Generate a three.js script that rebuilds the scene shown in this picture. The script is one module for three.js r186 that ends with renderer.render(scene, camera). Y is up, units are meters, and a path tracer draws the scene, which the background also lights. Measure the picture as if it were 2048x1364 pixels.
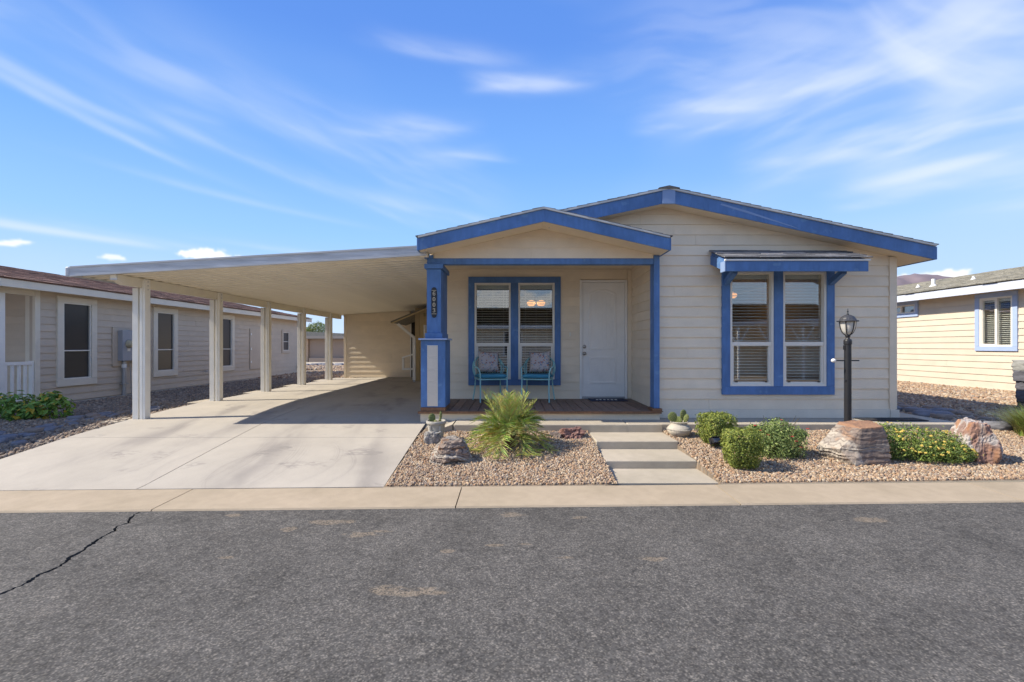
import * as THREE from 'three';
import { RoundedBoxGeometry } from 'three/addons/geometries/RoundedBoxGeometry.js';
import { TextGeometry } from 'three/addons/geometries/TextGeometry.js';
import { FontLoader } from 'three/addons/loaders/FontLoader.js';
import { mergeGeometries, mergeVertices } from 'three/addons/utils/BufferGeometryUtils.js';

// ------------------------------------------------------------------ camera, sky, sun, exposure
const scene = new THREE.Scene();
const EXPOSURE = 1.6, SKY_AT = 1.36;
const camera = new THREE.PerspectiveCamera(2 * Math.atan(682 / 967) * 180 / Math.PI, 2048 / 1364, 0.1, 9000);
const EYE = 1.08;                                   // y = 0 is the patio slab in front of the house
camera.position.set(0, EYE, 0);
camera.lookAt(0, EYE, -10);
camera.setViewOffset(2048, 1364, 0, -10, 2048, 1364);

const renderer = new THREE.WebGLRenderer({ antialias: true });
renderer.toneMapping = THREE.LinearToneMapping;
renderer.toneMappingExposure = EXPOSURE;
renderer.shadowMap.enabled = true;

const sun = new THREE.DirectionalLight(new THREE.Color().setRGB(1, 0.91, 0.76), 4.5);
sun.position.set(-1.08, 1.0, 0.07).multiplyScalar(40);
sun.target.position.set(0, 0, -8);
sun.position.add(sun.target.position);
sun.castShadow = true;
sun.shadow.mapSize.set(4096, 4096);
Object.assign(sun.shadow.camera, { left: -22, right: 22, top: 22, bottom: -22, near: 1, far: 120 });
scene.add(sun, sun.target);

// ------------------------------------------------------------------ random numbers and noise
function rng(seed) { let a = seed >>> 0; return () => { a = (a + 0x6D2B79F5) >>> 0; let t = a; t = Math.imul(t ^ (t >>> 15), t | 1); t ^= t + Math.imul(t ^ (t >>> 7), t | 61); return ((t ^ (t >>> 14)) >>> 0) / 4294967296; }; }
const LAT = new Float32Array(65536); { const r = rng(77); for (let i = 0; i < 65536; i++) LAT[i] = r(); }
function vn(x, y, s = 0, per = 256) {
  const xi = Math.floor(x), yi = Math.floor(y); let fx = x - xi, fy = y - yi;
  fx = fx * fx * (3 - 2 * fx); fy = fy * fy * (3 - 2 * fy);
  const m = (v) => ((v % per) + per) % per, x0 = m(xi), x1 = m(xi + 1), y0 = m(yi), y1 = m(yi + 1);
  const h = (a, b) => LAT[(((a + s * 37) & 255) | (((b + s * 91) & 255) << 8))];
  const a = h(x0, y0), b = h(x1, y0), c = h(x0, y1), d = h(x1, y1);
  return a + (b - a) * fx + (c - a) * fy + (a - b - c + d) * fx * fy;
}
function fbm(x, y, o = 4, s = 0, per = 256) { let v = 0, a = 0.5, t = 0; for (let i = 0; i < o; i++) { v += a * vn(x, y, s + i, per); t += a; a *= 0.5; x *= 2; y *= 2; per = Math.min(256, per * 2); } return v / t; }
function n3(x, y, z, s = 0) { return (vn(x + z * 0.71, y - z * 0.53, s) + vn(y + 31.7 + z * 0.37, z + x * 0.41, s + 3) + vn(z + 11.3, x - y * 0.29, s + 7)) / 3; }
const lerp = (a, b, t) => a + (b - a) * t, clamp = (x, a = 0, b = 1) => Math.min(b, Math.max(a, x)), smooth = (a, b, x) => { const t = clamp((x - a) / (b - a)); return t * t * (3 - 2 * t); };
const toLin = (c) => c <= 0.04045 ? c / 12.92 : ((c + 0.055) / 1.055) ** 2.4, toS = (c) => c <= 0.0031308 ? c * 12.92 : 1.055 * c ** (1 / 2.4) - 0.055;

// ------------------------------------------------------------------ the sky: clear air with thin streaks of cirrus
{
  const W = 2560, H = 1280, data = new Float32Array(W * H * 4), E = SKY_AT;
  const L = (r, g, b) => [toLin(r / 255) / E, toLin(g / 255) / E, toLin(b / 255) / E];
  const stops = [[0, L(205, 224, 247)], [5, L(185, 214, 248)], [12, L(150, 197, 246)], [20, L(122, 174, 242)], [32, L(96, 145, 226)], [48, L(82, 130, 212)], [90, L(68, 112, 192)]];
  const cloudCol = L(226, 234, 248), cumCol = L(246, 248, 252);
  // streaks: azimuth and elevation of the middle (degrees), half length, half width, tilt, strength
  const streak = [];
  const add = (px, py, hl, hw, tilt, k, puff = 0) => { const a = Math.atan((px - 1024) / 967), e = Math.atan((692 - py) / 967 * Math.cos(a)), f = 0.0556 * Math.cos(a) ** 1.5; streak.push({ a: a * 57.2958, e: e * 57.2958, hl: hl * f, hw: hw * f * (puff ? 1 : px < 1000 ? .6 : 1.0), t: -tilt / 57.2958, k: puff ? k : px < 1000 ? k * .68 : k * .95, puff }); };
  add(200, 250, 330, 16, 17, .5); add(620, 365, 330, 20, 15.5, .48); add(860, 432, 200, 18, 11, .4); add(120, 185, 260, 34, 14, .42); add(330, 215, 170, 22, 12, .3); add(385, 230, 55, 12, 4, .4);
  add(815, 262, 115, 24, -6, .62); add(860, 250, 60, 14, 8, .35); add(905, 322, 80, 22, -8, .45); add(950, 318, 70, 9, 4, .3); add(1062, 165, 100, 15, 2, .6); add(1010, 172, 60, 8, -8, .3); add(890, 112, 130, 22, 3, .35); add(240, 110, 300, 70, 10, .28); add(620, 260, 300, 60, 14, .25); add(740, 330, 260, 60, 12, .25);
  add(1420, 236, 120, 22, 2, .72); add(1560, 205, 170, 30, -10, .65); add(1480, 190, 160, 40, -12, .3); add(1740, 165, 220, 50, -20, .6); add(1890, 110, 130, 60, 30, .75); add(1830, 60, 120, 60, 40, .4);
  add(1960, 240, 220, 50, -8, .8); add(1740, 285, 200, 32, -14, .6); add(1930, 332, 210, 18, -7, .8); add(1640, 315, 130, 14, 3, .4); add(1860, 362, 170, 24, 4, .45); add(1760, 412, 80, 10, 0, .4); add(1500, 90, 260, 80, 0, .25); add(2030, 90, 160, 100, 10, .4); add(2060, 410, 60, 8, 0, .4);
  add(120, 465, 260, 15, 2, .8); add(330, 484, 170, 10, 5, .55); add(560, 500, 140, 8, 3, .4); add(470, 395, 250, 10, 7, .22);
  add(30, 487, 34, 10, -8, .9, 1); add(225, 516, 22, 8, 0, .8, 1); add(420, 512, 62, 15, 0, 1.2, 1); add(1800, 562, 60, 16, 0, 1.2, 1); add(1880, 556, 70, 18, 0, 1.2, 1); add(1960, 566, 60, 10, 0, .9, 1);
  const r = rng(5);
  for (let i = 0; i < 70; i++) { const a = 52 + r() * 256, e = 5 + r() * 62; streak.push({ a: a > 180 ? a - 360 : a, e, hl: 6 + r() * 16, hw: .8 + r() * 2.6, t: (r() - .5) * .7, k: .25 + r() * .5, puff: 0 }); }
  for (let i = 0; i < 46; i++) { const a = 50 + i * 5.7 + r() * 3; streak.push({ a: a > 180 ? a - 360 : a, e: 5 + r() * 5, hl: 2.4 + r() * 3, hw: .8 + r() * 1.1, t: 0, k: 1.1, puff: 1 }); }
  for (let j = 0; j < H; j++) {
    const el = ((j + 0.5) / H - 0.5) * 180;
    let base;
    if (el < 0) base = [.27, .24, .2];
    else { let s = 0; while (s < stops.length - 2 && el > stops[s + 1][0]) s++; const t = clamp((el - stops[s][0]) / (stops[s + 1][0] - stops[s][0])); base = [0, 1, 2].map((c) => lerp(stops[s][1][c], stops[s + 1][1][c], t)); }
    const near = el > 0 ? streak.filter((q) => Math.abs(el - q.e) < q.hw * 3 + Math.abs(Math.sin(q.t)) * q.hl * 1.4 + 1) : [];
    for (let i = 0; i < W; i++) {
      // three.js: u = atan(z, x) / 2pi + 0.5
      const phi = ((i + 0.5) / W - 0.5) * 2 * Math.PI, x = Math.cos(phi), z = Math.sin(phi), az = Math.atan2(x, -z) * 57.2958;
      let d = 0, p = 0;
      for (const q of near) {
        let da = az - q.a; if (da > 180) da -= 360; if (da < -180) da += 360;
        da *= Math.cos(q.e / 57.2958); if (Math.abs(da) > q.hl * 1.7 + 2) continue;
        const de = el - q.e, c = Math.cos(q.t), s = Math.sin(q.t), u = da * c + de * s, v0 = -da * s + de * c;
        if (q.puff) { const bump = fbm(az * 1.0 + 50, el * 1.5 + 9, 2, 2) * .45 + fbm(az * 3.2 + 50, el * 3.8 + 9, 4, 5) * .55; const rr = (u / q.hl) ** 2 + (v0 > 0 ? (v0 / (q.hw * 1.0)) ** 2 : (v0 / (q.hw * .6)) ** 2); p = Math.max(p, q.k * smooth(1.25, .55, rr + (bump - .5) * 3.0)); continue; }
        const v = v0 + (fbm(u * .09 + q.a, q.e + 3, 2, 6) - .5) * q.hw * 1.5;
        const w = v > 0 ? v / (q.hw * 1.7) : v / q.hw;
        const fall = Math.exp(-w * w * 1.3) * smooth(1.5, .25, Math.abs(u) / q.hl);
        if (fall < .004) continue;
        const wisp = fbm(u * .13 + q.a * 1.7 + 40, v * .8 + u * .07 + 60, 6, 9);
        d += q.k * fall * (.3 + 1.15 * smooth(.3, .78, wisp));
      }
      if (el > 0) { const veil = fbm(az * .03 + el * .02 + 20, el * .07 + 7, 3, 4); d += .22 * smooth(.5, .85, veil) * smooth(0, 12, el); }
      d = 1 - Math.exp(-d * .9); p = clamp(p);
      const k = (j * W + i) * 4;
      for (let c = 0; c < 3; c++) data[k + c] = lerp(lerp(base[c], cloudCol[c], d), cumCol[c], p);
      data[k + 3] = 1;
    }
  }
  const sky = new THREE.DataTexture(data, W, H, THREE.RGBAFormat, THREE.FloatType);
  sky.mapping = THREE.EquirectangularReflectionMapping; sky.magFilter = THREE.LinearFilter; sky.minFilter = THREE.LinearFilter; sky.needsUpdate = true;
  scene.background = sky; scene.environment = sky;
}

// ------------------------------------------------------------------ textures (what surfaces are made of)
function tex(w, h, fn, srgb = true) {
  const d = new Uint8Array(w * h * 4);
  for (let y = 0; y < h; y++) for (let x = 0; x < w; x++) { const c = fn(x, y), k = (y * w + x) * 4; d[k] = clamp(c[0]) * 255; d[k + 1] = clamp(c[1]) * 255; d[k + 2] = clamp(c[2]) * 255; d[k + 3] = 255; }
  const t = new THREE.DataTexture(d, w, h); t.wrapS = t.wrapT = THREE.RepeatWrapping; t.magFilter = THREE.LinearFilter; t.minFilter = THREE.LinearFilter;
  if (srgb) t.colorSpace = THREE.SRGBColorSpace; t.needsUpdate = true; return t;
}
const grey = (v) => [v, v, v], S3 = (c, k = 1) => c.map((v) => toS(clamp(v * k)));
const sized = (t, sx, sy = sx) => { const c = t.clone(); c.repeat.set(1 / sx, 1 / sy); c.needsUpdate = true; return c; };   // uv in metres -> texture of sx by sy metres

const grainT = tex(512, 512, (x, y) => { const g = fbm(x / 32, y / 4, 4, 1, 16), f = vn(x / 16, y / 2, 5, 32); return grey(.35 + .45 * g + .2 * f); }, false);
const paintT = tex(512, 512, (x, y) => { const g = fbm(x / 64, y / 64, 5, 2, 8), f = vn(x / 2, y / 2, 6, 256); const v = .972 + .07 * (g - .5) + .025 * (f - .5); return grey(v); });
const fineT = tex(512, 512, (x, y) => grey(.5 * vn(x / 2, y / 2, 3, 256) + .5 * vn(x / 5.12, y / 5.12, 8, 100)), false);
const asphaltT = (() => {
  const W = 2048, H = 1024, r = rng(12);                       // 12 m by 6 m, x = 0 in the middle, street edge at the top
  const stains = [[.0, 4.02, .09, .05], [-1.12, 3.6, .12, .05], [-1.0, 3.66, .1, .03], [-1.42, 3.85, .16, .05], [-.12, 3.4, .06, .02], [.1, 3.42, .06, .02], [-.73, 2.78, .1, .055], [-.6, 2.74, .1, .045], [-.47, 2.76, .1, .04], [.36, 3.2, .05, .02], [.92, 3.18, .09, .03], [-.45, 3.3, .05, .03], [.55, 3.95, .06, .03], [-1.7, 3.7, .07, .04], [2.9, 3.9, .12, .05], [-2.3, 4.0, .07, .03], [-1.9, 3.2, .05, .02]];
  const base = new Float32Array(W * H);
  for (let i = 0; i < W * H; i++) base[i] = r();
  return tex(W, H, (x, y) => {
    const X = (x / W - .5) * 12, D = (y / H) * 6 - 1;
    const speck = base[y * W + x], sp2 = vn(x / 1.9, y / 1.9, 3), coarse = fbm(x / 64, y / 64, 4, 4, 32), mid = vn(x / 8, y / 8, 5, 256);
    let v = .07 + .04 * (coarse - .5) + .022 * (mid - .5) + .055 * (sp2 - .5), c = [v * 1.06, v, v * .93];
    if (speck > .80) { const k = 1.5 + (speck - .80) * 5.5; c = [c[0] * k * 1.04, c[1] * k, c[2] * k * .93]; } else if (speck < .18) c = c.map((q) => q * .58);
    let st = 0;
    for (const [a, b, rx, ry] of stains) { const u = (X - a) / rx, w = (D - b) / ry, q = u * u + w * w; if (q < 6) st = Math.max(st, smooth(1.5, .5, q + (fbm(X * 14, D * 26, 4, 2) - .5) * 3.2)); }
    if (st > 0 && speck > .2) c = c.map((q, i) => lerp(q, [.27, .21, .145][i] * (.75 + .5 * sp2), st * .5));
    const dust = smooth(.62, .8, fbm(x / 40 + 9, y / 24, 4, 8)) * .06 * (speck > .5 ? 1 : .3); c = c.map((q, i) => lerp(q, [.19, .155, .12][i], dust));
    return S3(c);
  });
})();
const asphaltB = tex(1024, 1024, (x, y) => { const a = vn(x / 2.6, y / 2.6, 3), b = vn(x / 6, y / 6, 7), c = vn(x / 1.3, y / 1.3, 9); return grey(.15 + .45 * a + .25 * b + .2 * c); }, false);
function concreteT(seed, col, spread, w = 1024) { return tex(w, w, (x, y) => { const s = w / 1024, a = fbm(x / 128 / s, y / 128 / s, 6, seed, 8), b = fbm(x / 24 / s, y / 24 / s, 4, seed + 3, 42), g = LAT[(x * 131 + y * 977 + x * y) & 65535]; const v = 1 + spread * (a - .5) + spread * .6 * (b - .5) + .09 * (g - .5); return S3([col[0] * v, col[1] * v, col[2] * v * (1 + .06 * (a - .5))]); }); }
const sidewalkT = concreteT(3, [.37, .3, .215], .3), slabT = concreteT(21, [.41, .36, .285], .28);
const driveT = (() => {                                          // 4.8 m by 12 m, x from -5.95, depth from 4.4
  const W = 1024, H = 2048, arcs = [[-4.0, 5.6, 1.0, 9, .06], [-3.0, 5.5, 2.2, 6, .1], [-2.5, 5.3, 2.0, 5, .12], [-2.0, 5.4, .9, 11, .05], [-1.75, 5.2, .7, 14, .04], [-4.6, 6.2, 1.6, 7, .09], [-4.4, 8.3, 2.4, 3, .2], [-2.4, 8.6, 2.6, 3, .22], [-4.3, 11, 2.2, 2, .2], [-2.3, 11.5, 2.5, 2, .2]];
  return tex(W, H, (x, y) => {
    const X = -5.95 + x / W * 4.8, D = 4.4 + y / H * 12;
    const a = fbm(X * 1.3 + 5, D * 1.3, 5, 4), b = fbm(X * 9, D * 9, 4, 6), g = LAT[(x * 131 + y * 977 + x * y) & 65535];
    let v = 1 + .2 * (a - .5) + .1 * (b - .5) + .07 * (g - .5), dark = 0;
    // tyre smears: soft grey bands along the wheel tracks, broken and streaky
    for (const t of [-4.75, -2.95, -2.05, -4.0]) { const w = X - t - .35 * (fbm(D * .55, t * 3, 3, 2) - .5) - (D < 6.6 ? (6.6 - D) * .22 * (t + 3.4) : 0), s = Math.exp(-((w / .2) ** 2)); if (s > .02) dark += s * smooth(.34, .72, fbm(X * 3.2 + D * .5, D * 1.1, 4, 8)) * .4; }
    for (const [ax, ad, rad, ang, wd] of arcs) { const q = Math.hypot(X - ax + rad, (D - ad) * .9) - rad, s = Math.exp(-((q / wd) ** 2)) * smooth(1.1, .3, Math.abs(D - ad)); if (s > .02) dark += s * (.25 + .75 * smooth(.42, .62, vn(q * 160 + ang, D * 3, 5))) * .2; }
    const scuff = smooth(.64, .76, fbm(X * 2.2 + 40, D * 2.8 + 11, 5, 12)) * smooth(.4, .6, fbm(X * 18, D * 40, 3, 14)); dark += .3 * scuff;
    dark = clamp(dark, 0, .5); v *= 1 - dark * .72;
    return S3([.405 * v, .367 * v, .312 * v * (1 + dark * .1)]);
  });
})();
const gravelT = tex(1024, 1024, (x, y) => { const a = vn(x / 5, y / 5, 2), b = vn(x / 11, y / 11, 4), g = LAT[(x * 57 + y * 331) & 65535], h = LAT[((x >> 2) * 131 + (y >> 2) * 919) & 65535]; const v = .45 + .5 * a + .25 * (g - .5) + .35 * (b - .5); const w = h - .5; return S3([.28 * v * (1 + .25 * w), .215 * v, .155 * v * (1 - .3 * w)]); });
const shingleT = tex(512, 512, (x, y) => { const g = LAT[(x * 57 + y * 331 + x * y) & 65535], a = fbm(x / 32, y / 32, 4, 3, 16), b = vn(x / 3, y / 3, 7); return grey(clamp(.8 + .3 * (g - .5) + .2 * (a - .5) + .24 * (b - .5))); });
const metalT = tex(512, 256, (x, y) => { const a = fbm(x / 64, y / 8, 5, 5, 8), b = fbm(x / 128, y / 128, 4, 8, 4); return grey(.86 + .2 * (a - .5) + .16 * (b - .5)); });
const deckT = tex(512, 512, (x, y) => { const a = fbm(x / 4, y / 64, 4, 5, 64), b = fbm(x / 40, y / 40, 4, 8, 16); return grey(clamp(.84 + .3 * (a - .5) + .2 * (b - .5))); });

const fadeT = tex(512, 512, (x, y) => { const a = fbm(x / 64, y / 64, 5, 7, 8), b = fbm(x / 10, y / 40, 4, 9, 50), c = smooth(.68, .78, fbm(x / 22, y / 22, 5, 15, 23)), v = .84 + .2 * (a - .5) + .12 * (b - .5); return [clamp(v + c * .14), clamp(v + c * .1), clamp(v + c * .03)]; });
// ------------------------------------------------------------------ materials
const col = (r, g, b) => new THREE.Color().setRGB(r, g, b);
function std(c, rough = .7, o = {}) { return new THREE.MeshStandardMaterial({ color: Array.isArray(c) ? col(...c) : c, roughness: rough, metalness: 0, side: THREE.DoubleSide, ...o }); }
const painted = (c, rough = .62, b = .0005) => std(c, rough, { map: sized(paintT, 1.7), bumpMap: sized(grainT, 1.1, .5), bumpScale: b });
const variants = (c, n, amp, f) => Array.from({ length: n }, (_, i) => f(c.map((v) => v * (1 + amp * (i / (n - 1) - .5) * 2))));
const M = {
  siding: variants([.84, .715, .545], 4, .03, (c) => painted(c)),
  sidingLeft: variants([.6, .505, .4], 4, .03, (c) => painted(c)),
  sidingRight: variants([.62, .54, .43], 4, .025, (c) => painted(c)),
  cream: painted([.82, .69, .51]), skirt: painted([.8, .71, .58]),
  blue: std([.12, .265, .58], .6, { map: sized(fadeT, 1.9), bumpMap: sized(grainT, .9, .4), bumpScale: .0007 }), blueWorn: painted([.24, .34, .55], .75), periwinkle: painted([.36, .46, .68], .6),
  trimLeft: painted([.78, .71, .59]), fasciaRight: painted([.58, .62, .72]), white: painted([.88, .86, .82], .5, .0006), vinyl: std([.78, .74, .66], .45),
  yellow: variants([.62, .47, .255], 3, .05, (c) => painted(c)), carport: std([.87, .8, .65], .42, { map: sized(paintT, 1.3) }), carportEdge: std([.74, .74, .74], .5, { map: sized(metalT, 2.2, .6) }), postWhite: std([.9, .86, .77], .45, { map: sized(paintT, 1.3) }),
  asphalt: std([1, 1, 1], .93, { map: asphaltT, bumpMap: sized(asphaltB, 3), bumpScale: .006 }), tar: std([.012, .012, .013], .6),
  sidewalk: std([1, 1, 1], .9, { map: sized(sidewalkT, 3.1), bumpMap: sized(fineT, .6), bumpScale: .0012 }), slab: std([1, 1, 1], .88, { map: sized(slabT, 3.4), bumpMap: sized(fineT, .5), bumpScale: .0015 }),
  drive: std([1, 1, 1], .88, { map: driveT, bumpMap: sized(fineT, .6), bumpScale: .001 }), gravel: std([1, 1, 1], .95, { map: sized(gravelT, 2.4), bumpMap: sized(gravelT, 2.4), bumpScale: .02 }),
  shingleBrown: variants([.58, .36, .27], 5, .42, (c) => std(c, .92, { map: sized(shingleT, .7), bumpMap: sized(shingleT, .7), bumpScale: .003 })),
  shingleGrey: variants([.42, .4, .34], 5, .22, (c) => std(c, .92, { map: sized(shingleT, .7), bumpMap: sized(shingleT, .7), bumpScale: .003 })),
  shingleSlate: variants([.27, .27, .29], 5, .35, (c) => std(c, .9, { map: sized(shingleT, .7), bumpMap: sized(shingleT, .7), bumpScale: .003 })),
  drip: std([.6, .58, .54], .5), deck: variants([.3, .2, .15], 4, .14, (c) => std(c, .72, { map: sized(deckT, .5, 1.2), bumpMap: sized(deckT, .5, 1.2), bumpScale: .0015 })), deckEdge: std([.3, .15, .075], .7, { map: sized(deckT, 1.2, .5) }),
  glass: new THREE.MeshPhysicalMaterial({ color: col(.93, .96, .95), roughness: .015, transmission: 1, thickness: 0, ior: 2.15, side: THREE.DoubleSide }),
  screen: std([.03, .032, .035], .3), blind: std([.8, .76, .68], .6), interior: std([.13, .12, .11], .9), carpet: std([.12, .1, .085], .95), dark: std([.03, .028, .026], .8),
  steel: std([.5, .48, .45], .3, { metalness: 1 }), iron: std([.018, .018, .021], .42), galvanised: std([.4, .41, .43], .45, { metalness: .6 }), boxGrey: std([.34, .35, .38], .5),
  rubber: std([.02, .02, .024], .9, { bumpMap: sized(fineT, .2), bumpScale: .003 }), matBlue: std([.028, .036, .075], .95, { bumpMap: sized(fineT, .15), bumpScale: .004 }), print: std([.7, .7, .7], .9),
};
const leafMat = new THREE.MeshPhysicalMaterial({ vertexColors: true, roughness: .72, transmission: .28, thickness: 0, side: THREE.DoubleSide });
const vcol = (rough = .85, o = {}) => new THREE.MeshStandardMaterial({ vertexColors: true, roughness: rough, side: THREE.DoubleSide, ...o });
const pick = (list, r) => list[Math.min(list.length - 1, Math.floor(r() * list.length))];

// ------------------------------------------------------------------ geometry helpers
function metreUV(g, du = 0, dv = 0) {                         // non-indexed geometry: uv in metres from the face's own plane
  if (g.index) g = g.toNonIndexed();
  if (!g.attributes.normal) g.computeVertexNormals();
  const p = g.attributes.position, n = g.attributes.normal, uv = new Float32Array(p.count * 2);
  for (let i = 0; i < p.count; i++) {
    const ax = Math.abs(n.getX(i)), ay = Math.abs(n.getY(i)), az = Math.abs(n.getZ(i));
    if (ay >= ax && ay >= az) { uv[2 * i] = p.getX(i); uv[2 * i + 1] = p.getZ(i); } else if (ax > az) { uv[2 * i] = p.getZ(i); uv[2 * i + 1] = p.getY(i); } else { uv[2 * i] = p.getX(i); uv[2 * i + 1] = p.getY(i); }
    uv[2 * i] += du; uv[2 * i + 1] += dv;
  }
  g.setAttribute('uv', new THREE.BufferAttribute(uv, 2)); return g;
}
function prism(pts, z0, z1, zf) {                             // convex polygon (counter-clockwise in x, y) between z0 and z1; zf(y) shapes the front face
  const P = [], n = pts.length, f = zf || (() => z1), tri = (a, b, c) => P.push(...a, ...b, ...c);
  for (let i = 1; i < n - 1; i++) { const q = [pts[0], pts[i], pts[i + 1]]; tri(...q.map(([x, y]) => [x, y, f(y)])); tri(...q.reverse().map(([x, y]) => [x, y, z0])); }
  for (let i = 0; i < n; i++) { const [ax, ay] = pts[i], [bx, by] = pts[(i + 1) % n], A = [ax, ay, f(ay)], B = [bx, by, f(by)], C = [bx, by, z0], D = [ax, ay, z0]; tri(A, D, C); tri(A, C, B); }
  const g = new THREE.BufferGeometry(); g.setAttribute('position', new THREE.Float32BufferAttribute(P, 3)); g.computeVertexNormals(); return metreUV(g, pts[0][1] * 3.7, pts[0][0] * 1.3);
}
function box(x0, x1, y0, y1, z0, z1, c = 0) {
  const w = x1 - x0, h = y1 - y0, d = z1 - z0, g = c ? new RoundedBoxGeometry(w, h, d, 2, Math.min(c, w / 2.1, h / 2.1, d / 2.1)) : new THREE.BoxGeometry(w, h, d);
  g.translate((x0 + x1) / 2, (y0 + y1) / 2, (z0 + z1) / 2); return metreUV(g, y0 * 2.1, x0 * .7);
}
const merge = (list) => mergeGeometries(list.map((g) => { const q = g.index ? g.toNonIndexed() : g; for (const k of Object.keys(q.attributes)) if (!['position', 'normal', 'uv', 'color'].includes(k)) q.deleteAttribute(k); return q; }));
function tube(pts, r, seg = 24, rad = 8, closed = false) { return new THREE.TubeGeometry(new THREE.CatmullRomCurve3(pts.map((p) => new THREE.Vector3(...p)), closed, 'centripetal'), seg, r, rad, closed); }
function rod(a, b, r0, r1 = r0, seg = 10) { const A = new THREE.Vector3(...a), B = new THREE.Vector3(...b), d = B.clone().sub(A), g = new THREE.CylinderGeometry(r1, r0, d.length(), seg); g.applyQuaternion(new THREE.Quaternion().setFromUnitVectors(new THREE.Vector3(0, 1, 0), d.clone().normalize())); g.translate(...A.add(B).multiplyScalar(.5).toArray()); return g; }
const lathe = (pts, seg = 28) => new THREE.LatheGeometry(pts.map((p) => new THREE.Vector2(...p)), seg);
function beam(a, b, w, h) {                                   // box from a to b, w across in x/z, h in y (sheared, so ends stay upright)
  const [x0, y0, z0] = a, [x1, y1, z1] = b, dx = x1 - x0, dz = z1 - z0, l = Math.hypot(dx, dz) || 1, nx = -dz / l * w / 2, nz = dx / l * w / 2, P = [];
  const c = [[x0 - nx, y0, z0 - nz], [x0 + nx, y0, z0 + nz], [x1 + nx, y1, z1 + nz], [x1 - nx, y1, z1 - nz]], q = c.map(([x, y, z]) => [x, y + h, z]);
  const quad = (A, B, C, D) => P.push(...A, ...B, ...C, ...A, ...C, ...D);
  quad(c[3], c[2], c[1], c[0]); quad(q[0], q[1], q[2], q[3]); for (let i = 0; i < 4; i++) { const j = (i + 1) % 4; quad(c[i], c[j], q[j], q[i]); }
  const g = new THREE.BufferGeometry(); g.setAttribute('position', new THREE.Float32BufferAttribute(P, 3)); g.computeVertexNormals(); return metreUV(g);
}
function clip(poly, a, b, c) {                                // keeps a x + b y <= c
  const out = []; for (let i = 0; i < poly.length; i++) { const p = poly[i], q = poly[(i + 1) % poly.length], dp = a * p[0] + b * p[1] - c, dq = a * q[0] + b * q[1] - c; if (dp <= 0) out.push(p); if ((dp < 0 && dq > 0) || (dp > 0 && dq < 0)) { const t = dp / (dp - dq); out.push([p[0] + (q[0] - p[0]) * t, p[1] + (q[1] - p[1]) * t]); } } return out;
}

// ------------------------------------------------------------------ things, parts and names
const used = {};
const numbered = (n) => { const k = used[n] = (used[n] ?? -1) + 1; return k ? `${n}_${String(k).padStart(3, '0')}` : n; };
function tag(o, label, category, group) { Object.assign(o.userData, { label, category }); if (group) o.userData.group = group; return o; }
function thing(name, label, category, [x, y, z], group, turn = 0) { const g = new THREE.Group(); g.name = numbered(name); g.position.set(x, y, z); g.rotation.y = turn; scene.add(g); g.userData.isThing = 1; delete g.userData.isThing; g.thingAt = g.position; return tag(g, label, category, group); }
function mesh(name, geo, mat, parent, local = false) {        // built in world metres unless local
  const m = new THREE.Mesh(geo, mat); m.name = name; m.castShadow = m.receiveShadow = true;
  if (parent.thingAt && !local) m.position.copy(parent.thingAt).negate();
  parent.add(m); return m;
}
function top(name, geo, mat, label, category, group) { const m = mesh(numbered(name), geo, mat, scene); return tag(m, label, category, group); }
function structure(name, geo, mat) { const m = mesh(numbered(name), geo, mat, scene); m.userData.kind = 'structure'; return m; }

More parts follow.
